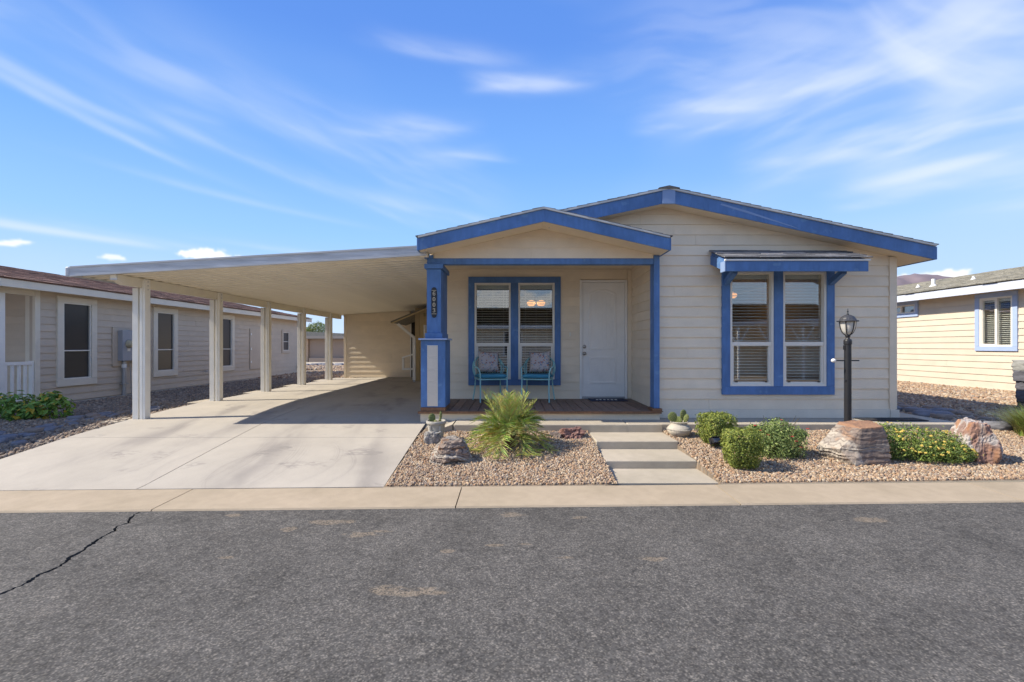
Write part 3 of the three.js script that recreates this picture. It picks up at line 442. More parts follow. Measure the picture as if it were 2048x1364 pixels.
// porch: gable roof on a beam, column with pedestal, corner post, deck, ceiling
{
  const PX = .441, PY = 3.0, PS = .23, pl = (x) => PY - PS * Math.abs(x - PX);
  const half = (s, x0, off0, off1, z0, z1) => { const x1 = PX + s * 1.735, q = [[x0, pl(x0) - off1], [x1, pl(x1) - off1], [x1, pl(x1) - off0], [x0, pl(x0) - off0]]; return prism(s > 0 ? q : q.reverse(), z0, z1); };
  const roof = mesh('porch_roof', merge([half(1, PX, .015, .03, -7.2, -6.685), half(-1, PX, .015, .03, -7.2, -6.685)]), M.shingleSlate[1], house);
  for (const s of [1, -1]) {
    mesh('fascia', half(s, PX + s * .0005, .031, .2, -6.688, -6.668), M.blue, house); mesh('soffit', half(s, PX + s * .001, .178, .192, -7.12, -6.69), M.cream, house); mesh('drip_edge', half(s, PX, .006, .0295, -6.684, -6.646), M.drip, house);
    const xe = PX + s * 1.735; mesh('fascia', box(Math.min(xe, xe + s * .02), Math.max(xe, xe + s * .02), pl(xe) - .2, pl(xe) - .03, -7.2, -6.666, .003), M.blue, house);
    const r = rng(40 + s); for (let k = 0; k < 12; k++) { const u0 = k * .147, u1 = Math.min(1.77, u0 + .162), x0 = PX + s * u0, x1 = PX + s * u1, q = [[x0, pl(x0) - .003], [x1, pl(x1) + .006], [x1, pl(x1) - .005], [x0, pl(x0) - .0055]]; mesh('shingle_course', prism(s > 0 ? q.slice().reverse() : q, -7.2, -6.64 - r() * .008), pick(M.shingleSlate, r), roof); }
  }
  // gable wall over the beam
  sidingWall(house, { at: [0, 0, -7.13], outline: [[-1.2, 2.37], [2.1, 2.37], [2.1, pl(2.1) - .195], [PX, PY - .195], [-1.2, pl(-1.2) - .195]], y0: 2.37, rows: 3, pitch: .154, mats: M.siding, seed: 15, clips: [[-PS, 1, PY - .194 - PS * PX], [PS, 1, PY - .194 + PS * PX]], from: () => [-1.14, 2.08], thick: .06 });
  mesh('beam', box(-1.25, 2.083, 2.285, 2.368, -7.24, -7.105, .004), M.blue, house);
  mesh('corner_post', box(2.0845, 2.168, .165, pl(2.12) - .2, -7.3, -7.098, .005), M.blue, house); mesh('post_base', box(2.05, 2.195, .128, .165, -7.32, -7.06, .004), M.deckEdge, house);
  mesh('post_base', box(2.035, 2.205, .116, .1275, -7.33, -7.045, .003), M.deckEdge, house);
  mesh('post_top', box(-1.29, -1.16, 2.368, pl(-1.25) - .195, -7.16, -7.108, .004), M.blue, house);
  const c = mesh('column', box(-1.255, -1.045, 1.27, 2.216, -7.8, -7.115, .006), M.blue, house);
  mesh('capital', box(-1.285, -1.012, 2.2165, 2.2845, -7.82, -7.075, .006), M.blue, c); mesh('base_moulding', box(-1.275, -1.02, 1.193, 1.2695, -7.72, -7.075, .006), M.blue, c);
  const p = mesh('pedestal', box(-1.335, -.975, .182, 1.168, -7.62, -7.075, .006), M.blue, house);
  mesh('cap', box(-1.362, -.945, 1.1685, 1.1925, -7.64, -7.03, .006), M.periwinkle, p);
  mesh('inset_panel', box(-1.24, -1.085, .2, 1.09, -7.08, -7.068, .002), M.white, p); for (let k = 0; k < 5; k++) mesh('plank', box(-1.238, -1.087, .204 + k * .1772, .204 + k * .1772 + .174, -7.0675, -7.0615, .002), painted([.66, .6, .52]), p);
  mesh('base_board', box(-1.335, -.975, .128, .181, -7.62, -7.066, .004), M.deckEdge, p);
  // deck boards running front to back, edge board, skirt
  const deck = mesh('deck', box(-1.33, 2.165, .03, .09, -8.72, -7.13), M.deckEdge, house), r = rng(6);
  for (let k = 0; k < 25; k++) { const x = -1.345 + k * .1415; mesh('deck_board', box(x, Math.min(x + .133, 2.168), .0905, .127 + r() * .0012, -8.725, -7.1, .004), pick(M.deck, r), deck); }
  mesh('edge_board', box(-1.375, 2.185, .092, .1265, -7.099, -7.048, .005), M.deckEdge, deck);
  mesh('porch_skirt', box(-1.345, 2.17, -.16, .089, -7.13, -7.095, .004), M.cream, house); mesh('porch_skirt', box(-1.345, -1.325, -.16, .0885, -8.7, -7.131), M.cream, house);
  mesh('porch_ceiling', box(-1.25, 2.165, 2.4705, 2.485, -8.74, -7.14), M.cream, house); 
  // front door with an arched panel above a square one
  const dw = new THREE.Group(); dw.name = 'front_door'; dw.position.set(0, 0, 0).sub(house.position); house.add(dw);
  const wm = M.white, z = -8.74;
  mesh('frame', merge([box(1.222, 1.262, .13, 2.27, z - .06, z + .035, .004), box(2.04, 2.08, .13, 2.27, z - .06, z + .035, .004), box(1.262, 2.04, 2.232, 2.27, z - .06, z + .0345, .004)]), wm, dw);
  mesh('slab', box(1.265, 2.037, .165, 2.229, z - .05, z - .008, .003), wm, dw); mesh('threshold', box(1.262, 2.04, .1285, .162, z - .05, z + .03, .004), M.galvanised, dw);
  const x0 = 1.395, x1 = 1.88, arch = (x, y) => y - .075 * ((x - (x0 + x1) / 2) / ((x1 - x0) / 2)) ** 2;
  const ring = (ya, yb, curved) => { const o = new THREE.Shape(), h = new THREE.Path(), N = 14, e = .03, topA = (x, q) => curved ? arch(x, q) : q; o.moveTo(x0, ya); o.lineTo(x1, ya); for (let i = 0; i <= N; i++) { const x = lerp(x1, x0, i / N); o.lineTo(x, topA(x, yb)); } h.moveTo(x0 + e, ya + e); for (let i = 0; i <= N; i++) { const x = lerp(x0 + e, x1 - e, i / N); h.lineTo(x, topA(x, yb) - e); } h.lineTo(x1 - e, ya + e); o.holes.push(h); const g = new THREE.ExtrudeGeometry(o, { depth: .008, bevelEnabled: true, bevelSize: .005, bevelThickness: .005, bevelSegments: 2 }); g.translate(0, 0, z - .0075); return metreUV(g); };
  mesh('moulding', ring(1.02, 2.1, true), wm, dw); mesh('moulding', ring(.4, .88, false), wm, dw);
  for (let k = 0; k < 6; k++) { const a = lerp(x0 + .035, x1 - .035, k / 6) + .002, b = lerp(x0 + .035, x1 - .035, (k + 1) / 6) - .002; mesh('plank', prism([[a, 1.055], [b, 1.055], [b, arch(b, 2.1) - .035], [a, arch(a, 2.1) - .035]], z - .01, z - .0035), wm, dw); mesh('plank', prism([[a, .435], [b, .435], [b, .845], [a, .845]], z - .01, z - .0035), wm, dw); }
  const knob = (y, big) => { const k = mesh(big ? 'door_knob' : 'deadbolt', lathe([[0, 0], [.032, 0], [.032, .006], [.016, .012], [.012, big ? .03 : .012], [big ? .027 : .02, big ? .045 : .016], [big ? .026 : .019, big ? .06 : .026], [0, big ? .066 : .029]], 20), M.steel, dw); k.rotation.x = Math.PI / 2; k.position.set(1.31, y, z - .009); };
  knob(.945, true); knob(1.068, false);
  mesh('doorbell', box(1.035, 1.062, 1.255, 1.325, z + .014, z + .034, .004), M.vinyl, house); mesh('outlet_cover', box(-.145, -.075, .255, .335, z + .016, z + .05, .006), M.boxGrey, house);
}
makeWindow(house, { at: [0, 0, -7.254], trimZ: .034, outer: [3.143, 4.822, .352, 2.225], trim: .118, topTrim: .03, botTrim: .125, units: [[3.262, 3.917], [4.052, 4.707]], rail: 1.112, mat: M.blue });
makeWindow(house, { at: [0, 0, -8.724], outer: [-.786, .877, .372, 2.325], trim: .108, units: [[-.676, -.022], [.112, .768]], rail: 1.107, mat: M.blue });
// awning over the front window
{
  const aw = mesh('window_awning', (() => { const q = [[-7.25, 2.44], [-6.73, 2.262], [-6.73, 2.29], [-7.25, 2.477]].map(([z, y]) => [-z, y]); const g = prism(q.reverse(), 2.99, 4.94); g.rotateY(Math.PI / 2); return metreUV(g); })(), M.blue, house);
  mesh('fascia', box(2.975, 4.955, 2.118, 2.262, -6.738, -6.718, .004), M.blue, aw);
  for (const x of [2.974, 4.938]) { const g = prism([[6.7385, 2.118], [7.25, 2.3], [7.25, 2.44], [6.7385, 2.262]], -.009, .009); g.rotateY(Math.PI / 2); g.translate(x + .009, 0, 0); mesh('side_board', metreUV(g), M.blue, aw); }
  mesh('end_grain', box(2.955, 2.9735, 2.117, 2.263, -6.86, -6.717, .003), M.blueWorn, aw); 
  mesh('drip_edge', box(2.955, 4.975, 2.264, 2.288, -6.735, -6.7, .004), M.white, aw);
  shingles(aw, [2.945, 2.302, -6.69], [2.05, 0, 0], [0, .195, -.55], M.shingleSlate, { seed: 7, tab: .3, expose: .14 });
  for (const x of [3.2, 4.765]) mesh('brace', beam([x, 1.97, -7.25], [x, 2.12, -6.93], .07, .085), M.blue, aw);
}
// pendant lamps lit inside
for (const [x, y, z, n] of [[.56, 2.02, -11.2, 0], [4.62, 2.12, -10.4, 1]]) {
  const l = thing('pendant_lamp', n ? 'lit amber glass lamp hanging inside the front window room' : 'lit amber glass lamp hanging behind the porch window', 'lamp', [x, y, z]);
  mesh('stem', rod([0, .1, 0], [0, .44, 0], .012), M.iron, l, true); mesh('arm', rod([-.16, .1, 0], [.16, .1, 0], .014), M.iron, l, true);
  for (const s of [-1, 1]) { const g = new THREE.SphereGeometry(.085, 9, 7).toNonIndexed(); g.computeVertexNormals(); g.scale(1.2, .85, 1); g.translate(s * .115, .05, 0); mesh('lamp_shade', g, std([.8, .45, .15], .4, { emissive: col(1, .4, .08), emissiveIntensity: .85 }), l, true); const p = new THREE.PointLight(col(1, .62, .3), .07, 0, 2); p.position.set(x + s * .115, y + .05, z); p.castShadow = true; scene.add(p); }
}
// number plaque on the column
{
  const font = await new FontLoader().loadAsync('fonts/droid/droid_serif_regular.typeface.json');
  const p = thing('house_number_plaque', 'black upright plaque reading 6003 on the blue porch column', 'plaque', [-1.145, 1.52, -7.112]);
  const s = new THREE.Shape(); s.moveTo(-.04, .04); s.lineTo(-.03, .0); s.absarc(0, .012, .034, Math.PI * 1.15, Math.PI * 1.85); s.lineTo(.04, .04); s.lineTo(.04, .37); s.lineTo(.034, .385); s.absarc(0, .388, .034, 0, Math.PI); s.lineTo(-.04, .37);
  mesh('plate', new THREE.ExtrudeGeometry(s, { depth: .008, bevelEnabled: true, bevelSize: .002, bevelThickness: .002, bevelSegments: 1 }), M.iron, p, true);
  const gold = std([.72, .6, .42], .4); [...'6003'].forEach((ch, i) => { const g = new TextGeometry(ch, { font, size: .058, depth: .003, curveSegments: 6 }); g.computeBoundingBox(); const b = g.boundingBox; g.translate(-(b.min.x + b.max.x) / 2, .302 - i * .082, .0105); mesh('digit', g, gold, p, true); });
  mesh('border', box(-.036, .036, .374, .379, .0105, .013), gold, p, true); mesh('border', box(-.036, .036, .03, .035, .0105, .013), gold, p, true);
}
{
  const m = thing('door_mat', 'dark blue door mat with white lettering in front of the door', 'mat', [1.68, .129, -8.47]);
  mesh('pile', box(1.36, 2.0, .1295, .141, -8.68, -8.3, .005), M.matBlue, m);
  const r = rng(3); for (let k = 0; k < 6; k++) mesh('print', box(1.47 + k * .065, 1.47 + k * .065 + .028 + r() * .014, .1412, .1422, -8.5 - r() * .03, -8.42 + r() * .02), M.print, m);
}

// ================================================================== CARPORT
{
  const cp = thing('carport', 'cream metal carport with a ribbed roof beside the house', 'carport', [-3.8, 0, -11]);
  const yb = (x) => 2.07 + .0597 * (x + 6.3), X0 = -6.28, X1 = -1.215, zf = -6.86;
  // roof pans: each a ribbed strip running from eave to house
  const pan = (() => {
    const prof = []; const w = .41, ribs = 2; for (let i = 0; i < ribs; i++) { const a = i * w / ribs, b = w / ribs; prof.push([a, .034], [a + b * .5, .034], [a + b * .58, 0], [a + b * .92, 0]); } prof.push([w - .003, .034]);
    const P = [], ya = yb(X0), ye = yb(X1), q = (A, B, C, D) => P.push(...A, ...B, ...C, ...A, ...C, ...D);
    for (let i = 0; i < prof.length - 1; i++) { const [z0, h0] = prof[i], [z1, h1] = prof[i + 1]; q([X0, ya + h0, -z0], [X1, ye + h0, -z0], [X1, ye + h1, -z1], [X0, ya + h1, -z1]); q([X0, ya + .05, -z1], [X1, ye + .05, -z1], [X1, ye + .05, -z0], [X0, ya + .05, -z0]); }
    const g = new THREE.BufferGeometry(); g.setAttribute('position', new THREE.Float32BufferAttribute(P, 3)); g.computeVertexNormals(); return metreUV(g);
  })();
  const roof = mesh('roof', box(X0, X0 + .02, yb(X0) + .02, yb(X0) + .05, -16.05, zf), M.carport, cp);
  for (let k = 0; k < 23; k++) { const m = mesh('roof_pan', pan, M.carport, roof); m.position.z = zf - .005 - k * .41; }
  const fx = (h0, h1, x0, x1, z0, z1) => prism([[x0, yb(x0) + h0], [x1, yb(x1) + h0], [x1, yb(x1) + h1], [x0, yb(x0) + h1]], z0, z1);
  const ff = mesh('front_fascia', fx(.008, .118, -6.26, X1, zf, zf + .022), M.carportEdge, cp);
  mesh('bead', fx(-.012, .012, -6.25, X1, zf - .002, zf + .034), M.carportEdge, ff); mesh('bead', fx(.112, .134, -6.25, X1, zf - .02, zf + .032), M.carportEdge, ff);
  mesh('corner_cap', box(-6.315, -6.258, yb(-6.3) - .012, yb(-6.3) + .13, zf - .03, zf + .036, .018), M.carportEdge, cp);
  const gut = (() => { const g = prism([[0, 0], [.11, 0], [.11, .02], [.03, .02], [.03, .13], [0, .135]].slice(0, 2).concat([[.11, .016], [0, .016]]), -16.05, zf); return merge([g, box(0, .018, .0165, .135, -16.05, zf)]); })();
  const gm = mesh('gutter', gut.translate(-6.3, yb(-6.3) - .002, 0), M.carportEdge, cp);
  // beam on the posts, with a slanted end
  const bx = -5.68, top0 = yb(bx) - .003, bg = prism([[6.9, top0 - .08], [7.05, top0 - .135], [15.98, top0 - .135], [15.98, top0], [6.87, top0]], -.045, .045); bg.rotateY(Math.PI / 2); bg.translate(bx, 0, 0);
  mesh('beam', metreUV(bg), M.carport, cp); mesh('beam_cap', box(bx - .05, bx + .05, top0 - .08, top0 - .004, -6.899, -6.892), M.carportEdge, cp);
  for (const d of [7.41, 9.29, 11.17, 13.07, 15.0]) {
    const base = driveY(d) - .024 - .001, p = mesh('post', merge([box(bx - .105, bx - .02, base, top0 - .14, -d - .045, -d + .045, .006)]), M.postWhite, cp);
    mesh('channel', merge([box(bx + .005, bx + .085, base, top0 - .002, -d - .075, -d + .04, .006), box(bx + .01, bx + .05, base, top0 - .14, -d + .041, -d + .05, .003)]), M.postWhite, p); mesh('web', box(bx - .019, bx + .004, base, top0 - .15, -d - .03, -d + .012), M.carport, p);
    for (const y of [0, .06, .12]) mesh('bolt', rod([bx + .085, top0 - .04 - y, -d - .02], [bx + .091, top0 - .04 - y, -d - .02], .008, .008, 8), M.galvanised, p);
  }
}
// storage room across the end of the carport
{
  const s = thing('storage_room', 'beige sided storage room closing the far end of the carport', 'shed', [-3.6, .05, -16.5]);
  sidingWall(s, { at: [0, 0, -15.98], outline: [[-5.55, .05], [-3.36, .05], [-3.36, 2.24], [-5.55, 2.11]], y0: .06, pitch: .154, rows: 14, mats: M.siding, seed: 51, from: () => [-5.46, -3.37], clips: [[-.0597, 1, 2.44]], thick: .08 });
  mesh('corner_trim', box(-5.55, -5.462, .051, 2.05, -16.0, -15.955, .004), M.cream, s); mesh('side_wall', box(-5.55, -5.48, .05, 2.03, -19.4, -16.07), M.sidingRight[1], s); mesh('back_wall', box(-5.54, -1.25, .05, 2.02, -19.5, -19.42), M.sidingRight[1], s); mesh('roof', prism([[-5.6, 2.06], [-1.22, 2.32], [-1.22, 2.36], [-5.6, 2.1]], -19.6, -16.07), M.carportEdge, s);
  mesh('screen_door', box(-3.35, -2.9, .051, 2.1, -16.02, -15.99, .006), M.dark, s); mesh('door_trim', box(-3.36, -3.325, .051, 2.11, -15.989, -15.95, .004), M.white, s);
}
{
  const e = thing('side_entry', 'yellow planked side entry with a slanted canopy inside the carport', 'shed', [-2.1, .05, -14.5]);
  const w = mesh('wall', box(-2.86, -1.23, .05, 2.2, -15.97, -14.26), M.yellow[0], e), r = rng(8);
  const pl = (x) => 1.8 + .417 * (x + 3.5);
  for (let k = 0; k < 12; k++) { const a = -2.855 + k * .135; const b = Math.min(a + .128, -1.235); mesh('plank', prism([[a, .055], [b, .055], [b, Math.min(2.24, pl(b) - .04)], [a, Math.min(2.24, pl(a) - .04)]], -14.26, -14.238), pick(M.yellow, r), w); }
  mesh('canopy', prism([[-3.5, 1.755], [-2.42, 2.205], [-2.42, 2.235], [-3.5, 1.795]], -16.0, -13.95), M.shingleGrey[0], e); mesh('rake_board', prism([[-3.48, 1.72], [-2.42, 2.162], [-2.42, 2.204], [-3.48, 1.754]], -13.99, -13.955), M.yellow[2], e);
  mesh('brace', prism([[-3.33, 1.7], [-3.26, 1.735], [-2.78, 1.335], [-2.85, 1.3]].reverse(), -14.0, -13.92), M.white, e); mesh('post', box(-2.865, -2.78, .1, 1.31, -14.0, -13.915, .005), M.white, e); mesh('post_foot', box(-2.85, -2.795, .05, .0995, -13.99, -13.925), M.galvanised, e);
  mesh('rail', prism([[-3.17, .72], [-2.866, .815], [-2.866, .86], [-3.17, .765]], -13.99, -13.93), M.white, e); mesh('rail', box(-3.17, -3.115, .39, .719, -13.99, -13.93, .004), M.white, e); mesh('rail', box(-3.114, -2.866, .39, .445, -13.988, -13.932, .004), M.white, e);
  mesh('door_frame', merge([box(-2.6, -2.54, .056, 1.7, -14.237, -14.2, .004), box(-2.539, -1.6, 1.64, 1.7, -14.237, -14.2, .004)]), M.white, e); mesh('door', box(-2.538, -1.6, .056, 1.638, -14.237, -14.222), M.white, e);
  mesh('vent', box(-2.6, -2.45, 1.95, 2.05, -14.237, -14.215, .004), std([.35, .28, .15], .7), e);
}

// ================================================================== NEIGHBOUR'S HOUSE WITH A BROWN ROOF (across the driveway)
{
  const n = thing('neighbour_house', 'taupe lap-sided house with a brown shingle roof beyond the carport', 'house', [-12.5, -.1, -15]);
  const W = -9.0, D0 = 9.12, D1 = 20.5, at = [W, 0, -D0], turn = Math.PI / 2;        // wall faces +x, local x runs away from the street
  const lx = (d) => d - D0, top1 = 2.17;
  const win = [[9.53, 10.44, .27, 2.075, 9.66, 10.3], [12.09, 12.97, .3, 2.06, 12.22, 12.84], [14.5, 15.62, .3, 2.06, 14.63, 15.48]];
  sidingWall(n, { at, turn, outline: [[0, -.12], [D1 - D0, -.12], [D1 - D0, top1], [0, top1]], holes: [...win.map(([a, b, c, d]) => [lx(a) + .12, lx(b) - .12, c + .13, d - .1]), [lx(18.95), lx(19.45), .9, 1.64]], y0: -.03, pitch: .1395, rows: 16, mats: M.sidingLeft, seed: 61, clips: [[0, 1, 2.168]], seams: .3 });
  for (const [a, b, c, d, e, f] of win) makeWindow(n, { at: [W + .016, 0, -D0], turn, outer: [lx(a), lx(b), c, d], trim: lx(e) - lx(a), topTrim: .12, botTrim: .14, units: [[lx(e), lx(f)]], rail: .985, mat: M.trimLeft, screen: true, blind: false, frame: .022 });
  makeWindow(n, { at: [W + .016, 0, -D0], turn, outer: [lx(18.85), lx(19.55), .8, 1.72], trim: .1, units: [[lx(18.95), lx(19.45)]], rail: 1.25, mat: M.sidingLeft[1], screen: true, blind: false, frame: .022 });
  mesh('corner_trim', box(-9.02, -8.965, -.12, 2.16, -9.19, -9.09, .004), M.trimLeft, n); mesh('footing', box(-9.1, -8.83, -.3, -.045, -20.5, -9.12, .02), M.slab, n);
  // wall facing the street behind the open porch, and the porch frame
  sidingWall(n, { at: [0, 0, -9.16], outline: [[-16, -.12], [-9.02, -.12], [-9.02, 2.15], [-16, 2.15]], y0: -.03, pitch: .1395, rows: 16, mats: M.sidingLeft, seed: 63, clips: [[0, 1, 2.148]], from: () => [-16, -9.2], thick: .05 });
  mesh('corner_trim', box(-9.2, -9.03, -.12, 2.15, -9.16, -9.135, .004), M.trimLeft, n); mesh('porch_beam', box(-9.06, -8.97, 2.02, 2.16, -9.089, -6.6, .004), M.trimLeft, n); mesh('porch_post', box(-9.07, -8.97, -.1, 2.02, -8.56, -8.46, .005), M.white, n); mesh('porch_floor', box(-16, -8.98, -.2, .02, -9.15, -6.6), M.slab, n);
  const rail = mesh('railing', merge([box(-9.045, -8.985, .73, .79, -9.05, -8.57, .004), box(-9.04, -8.99, .07, .14, -9.05, -8.57, .004)]), M.white, n);
  for (const d of [8.6, 8.72, 8.84, 8.95]) mesh('baluster', box(-9.033, -8.997, .1405, .7295, -d - .02, -d + .02, .003), M.white, rail); mesh('rail_post', box(-9.05, -8.98, .04, .8, -9.085, -9.0505, .004), M.white, rail);
  // roof
  const FX = -8.65, FY = 2.254, RXn = -12.6, RYn = 3.05, pitchN = (RYn - FY) / (FX - RXn);
  const roof = mesh('roof', prism([[FX, FY - .02], [FX, FY + .0], [RXn, RYn], [-16.6, FY], [-16.6, FY - .02], [RXn, RYn - .02]].slice(0, 3).concat([[RXn, RYn - .03]]), -20.9, -5.5), M.shingleBrown[1], n);
  mesh('roof_slope', prism([[RXn, RYn], [-16.6, FY], [-16.6, FY - .03], [RXn, RYn - .03]], -20.9, -5.5), M.shingleBrown[1], n);
  shingles(roof, [FX + .03, FY + .003, -5.5], [0, 0, -15.4], [RXn - FX - .03, RYn - FY, 0], M.shingleBrown, { seed: 21, tab: .3, expose: .145, ref: [-7, 2, -8.5] });
  mesh('fascia', box(FX - .02, FX, 2.1, FY - .012, -20.9, -11.3, .003), M.trimLeft, n); mesh('fascia', box(FX - .02, FX, 2.1, FY - .012, -11.296, -5.5, .003), M.trimLeft, n); mesh('soffit', box(-9.0, FX - .0205, 2.15, 2.165, -20.9, -5.5), M.trimLeft, n);
  mesh('gable_wall', prism([[-16.3, -.12], [-9.0, -.12], [-9.0, 2.1], [RXn, 2.9], [-16.3, 2.1]], -20.6, -20.51), M.sidingLeft[0], n); mesh('gable_wall', prism([[-16.3, 2.14], [-9.02, 2.14], [RXn, 2.95]], -9.3, -9.22), M.sidingLeft[0], n); mesh('far_wall', box(-16.3, -16.2, -.12, 2.15, -20.5, -9.2), M.sidingLeft[0], n);
  // access panel with hinges
  const ap = mesh('access_panel', box(-8.983, -8.96, .28, 1.68, -17.4, -16.55, .003), M.sidingLeft[2], n); for (const y of [.5, .95, 1.45]) mesh('hinge', box(-8.96, -8.945, y, y + .07, -16.63, -16.57, .003), M.white, ap);
  mesh('hose_tap', merge([rod([-8.98, .35, -14.1], [-8.88, .35, -14.1], .014), rod([-8.9, .35, -14.14], [-8.9, .35, -14.06], .02)]), M.galvanised, n); mesh('hose_tap', merge([rod([-8.98, .2, -20.2], [-8.88, .2, -20.2], .02), rod([-8.9, .1, -20.2], [-8.9, .3, -20.2], .025)]), M.iron, n);
}
{
  const m = thing('electric_meter', 'grey electric meter box with a round dial on the taupe wall', 'meter', [-8.9, .7, -11.1]);
  mesh('backing_board', box(-8.985, -8.955, .62, 1.5, -11.75, -10.85, .003), M.sidingLeft[1], m);
  mesh('cabinet', box(-8.954, -8.84, .74, 1.44, -11.35, -10.98, .008), M.boxGrey, m); mesh('side_cabinet', box(-8.954, -8.85, .74, 1.44, -11.7, -11.354, .008), M.boxGrey, m);
  const d = mesh('dial', lathe([[0, 0], [.095, 0], [.095, .02], [.08, .03], [.078, .08], [.06, .1], [0, .1]], 24), std([.5, .44, .3], .25), m); d.rotation.z = -Math.PI / 2; d.position.set(-8.84, 1.13, -11.15).sub(m.position);
  mesh('seal', box(-8.839, -8.83, .96, 1.02, -11.19, -11.11), M.vinyl, m); mesh('conduit', rod([-8.92, -.1, -11.12], [-8.92, .74, -11.12], .042, .042, 14), M.galvanised, m); mesh('coupling', rod([-8.92, .58, -11.12], [-8.92, .66, -11.12], .05, .05, 14), M.white, m); mesh('ground_wire', rod([-8.93, -.06, -11.35], [-8.93, .72, -11.3], .008), M.galvanised, m); mesh('strap', box(-8.97, -8.872, .2, .225, -11.19, -11.05), M.galvanised, m);
}

// ================================================================== NEIGHBOUR'S HOUSE WITH A GREY ROOF (right-hand side)
{
  const n = thing('neighbour_house', 'cream lap-sided house with periwinkle window trim and a grey roof', 'house', [14.5, .05, -12]);
  const W = 11.2, D1 = 19, D0 = 6.5, at = [W, 0, -D0], turn = -Math.PI / 2, lx = (d) => D0 - d;       // local x runs towards the street
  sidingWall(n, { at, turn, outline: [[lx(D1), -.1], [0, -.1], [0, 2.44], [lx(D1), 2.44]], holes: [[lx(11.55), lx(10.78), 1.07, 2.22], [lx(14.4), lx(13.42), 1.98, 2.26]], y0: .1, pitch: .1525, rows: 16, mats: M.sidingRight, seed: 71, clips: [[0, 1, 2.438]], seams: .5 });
  mesh('skirt_board', box(11.17, 11.188, -.1, .1, -19, -6.5, .004), M.sidingRight[0], n); mesh('footing', box(11.12, 11.169, -.2, .03, -19, -6.5), M.slab, n);
  makeWindow(n, { at: [W - .016, 0, -D0], turn, outer: [lx(11.66), lx(10.68), .965, 2.315], trim: .105, units: [[lx(11.55), lx(10.79)]], rail: 1.6, slider: true, mat: M.periwinkle, blind: true });
  makeWindow(n, { at: [W - .016, 0, -D0], turn, outer: [lx(14.5), lx(13.3), 1.9, 2.34], trim: .1, units: [[lx(14.4), lx(13.4)]], rail: 2.1, slider: true, mat: M.periwinkle, blind: false });
  const FX = 10.78, FY = 2.5, RXn = 15.1, RYn = 3.42;
  const roof = mesh('roof', prism([[FX, FY - .02], [RXn, RYn - .02], [RXn, RYn], [FX, FY]], -19.4, -5.6), M.shingleGrey[1], n); mesh('roof_slope', prism([[RXn, RYn - .02], [19.4, FY - .02], [19.4, FY], [RXn, RYn]], -19.4, -5.6), M.shingleGrey[1], n);
  shingles(roof, [FX - .03, FY + .002, -19.4], [0, 0, 13.8], [RXn - FX + .03, RYn - FY, 0], M.shingleGrey, { seed: 23, tab: .31, expose: .145, ref: [10, 2.5, -8] });
  mesh('fascia', box(FX, FX + .02, 2.3, 2.484, -19.4, -5.6, .003), M.fasciaRight, n); mesh('soffit', box(FX + .0205, 11.2, 2.39, 2.4, -19.4, -5.6), M.cream, n);
  mesh('gable_wall', prism([[11.21, -.1], [19, -.1], [19, 2.4], [RXn, 3.3], [11.21, 2.4]], -19, -18.92), M.sidingRight[0], n); mesh('gable_wall', prism([[11.21, -.1], [19, -.1], [19, 2.4], [RXn, 3.3], [11.21, 2.4]], -6.58, -6.5), M.sidingRight[0], n); mesh('far_wall', box(18.9, 19, -.1, 2.4, -18.9, -6.6), M.sidingRight[0], n);
  for (const [x, d, h, r] of [[12.2, 14.0, .22, .045], [12.6, 13.2, .1, .03], [12.6, 15.0, .1, .03]]) { const y = FY + (x - FX) * .213; const p = mesh('vent_pipe', merge([rod([x, y - .05, -d], [x, y + h, -d], r, r, 14), rod([x, y - .02, -d], [x, y + .06, -d], r * 2.6, r * 1.05, 14)]), M.white, n); }
  mesh('roof_vent', merge([box(12.95, 13.25, FY + .455, FY + .56, -11.2, -10.85, .02)]), M.galvanised, n);
}

// ================================================================== FAR HOUSES, TREES AND HILLS
{
  const n = thing('distant_house', 'tan house with a garage door seen far off behind the carport', 'house', [-14, -.36, -44]);
  mesh('wall', box(-24, -9, -.4, 2.05, -50, -44), painted([.5, .34, .23]), n);
  mesh('roof', prism([[-26, 1.75], [-8.4, 1.75], [-8.4, 1.95], [-13, 2.1], [-17, 2.3], [-20, 2.45], [-26, 1.95]], -49, -43.4), M.shingleGrey[2], n); mesh('fascia', box(-26, -8.4, 1.74, 2.0, -43.39, -43.3), std([.33, .29, .25], .8), n);
  mesh('garage_door', box(-18.4, -14.9, -.1, 1.72, -43.99, -43.93, .01), std([.36, .27, .21], .8), n); mesh('pillar', box(-19.2, -18.45, -.38, 1.73, -44, -43.7), painted([.55, .39, .26]), n); mesh('planter_wall', box(-18.3, -14.7, -.38, .0, -43.92, -43.5, .02), painted([.55, .4, .28]), n); mesh('side_gable', prism([[-13.6, 1.8], [-8.2, 1.8], [-8.2, 2.5], [-10.5, 3.5]], -43.2, -42.8), M.shingleGrey[3], n);
  structure('far_driveway', box(-30, -6, -.5, -.33, -42.6, -35, .02), M.slab);
  const pot = thing('terracotta_pot', 'terracotta pot with a dark plant by the distant tan house', 'pot', [-14.0, -.33, -42.2]); mesh('pot', lathe([[0, 0], [.3, 0], [.42, .55], [.46, .55], [.46, .64], [.38, .64], [.36, .5], [0, .5]]), std([.4, .15, .07], .8), pot, true); const bl = []; const r = rng(5); for (let i = 0; i < 14; i++) { const a = r() * 6.3; bl.push(rod([0, .5, 0], [Math.cos(a) * .4, .7 + r() * .5, Math.sin(a) * .4], .05, .005, 5)); } mesh('leaves', merge(bl), std([.04, .06, .03], .8), pot, true);
  top('garden_urn', lathe([[0, 0], [.35, 0], [.5, .35], [.48, .75], [.42, .85], [.36, .85], [.4, .7], [0, .6]]).translate(-12.2, -.33, -42.0), std([.5, .4, .28], .85), 'pale rounded urn beside the terracotta pot by the distant house', 'urn');
}
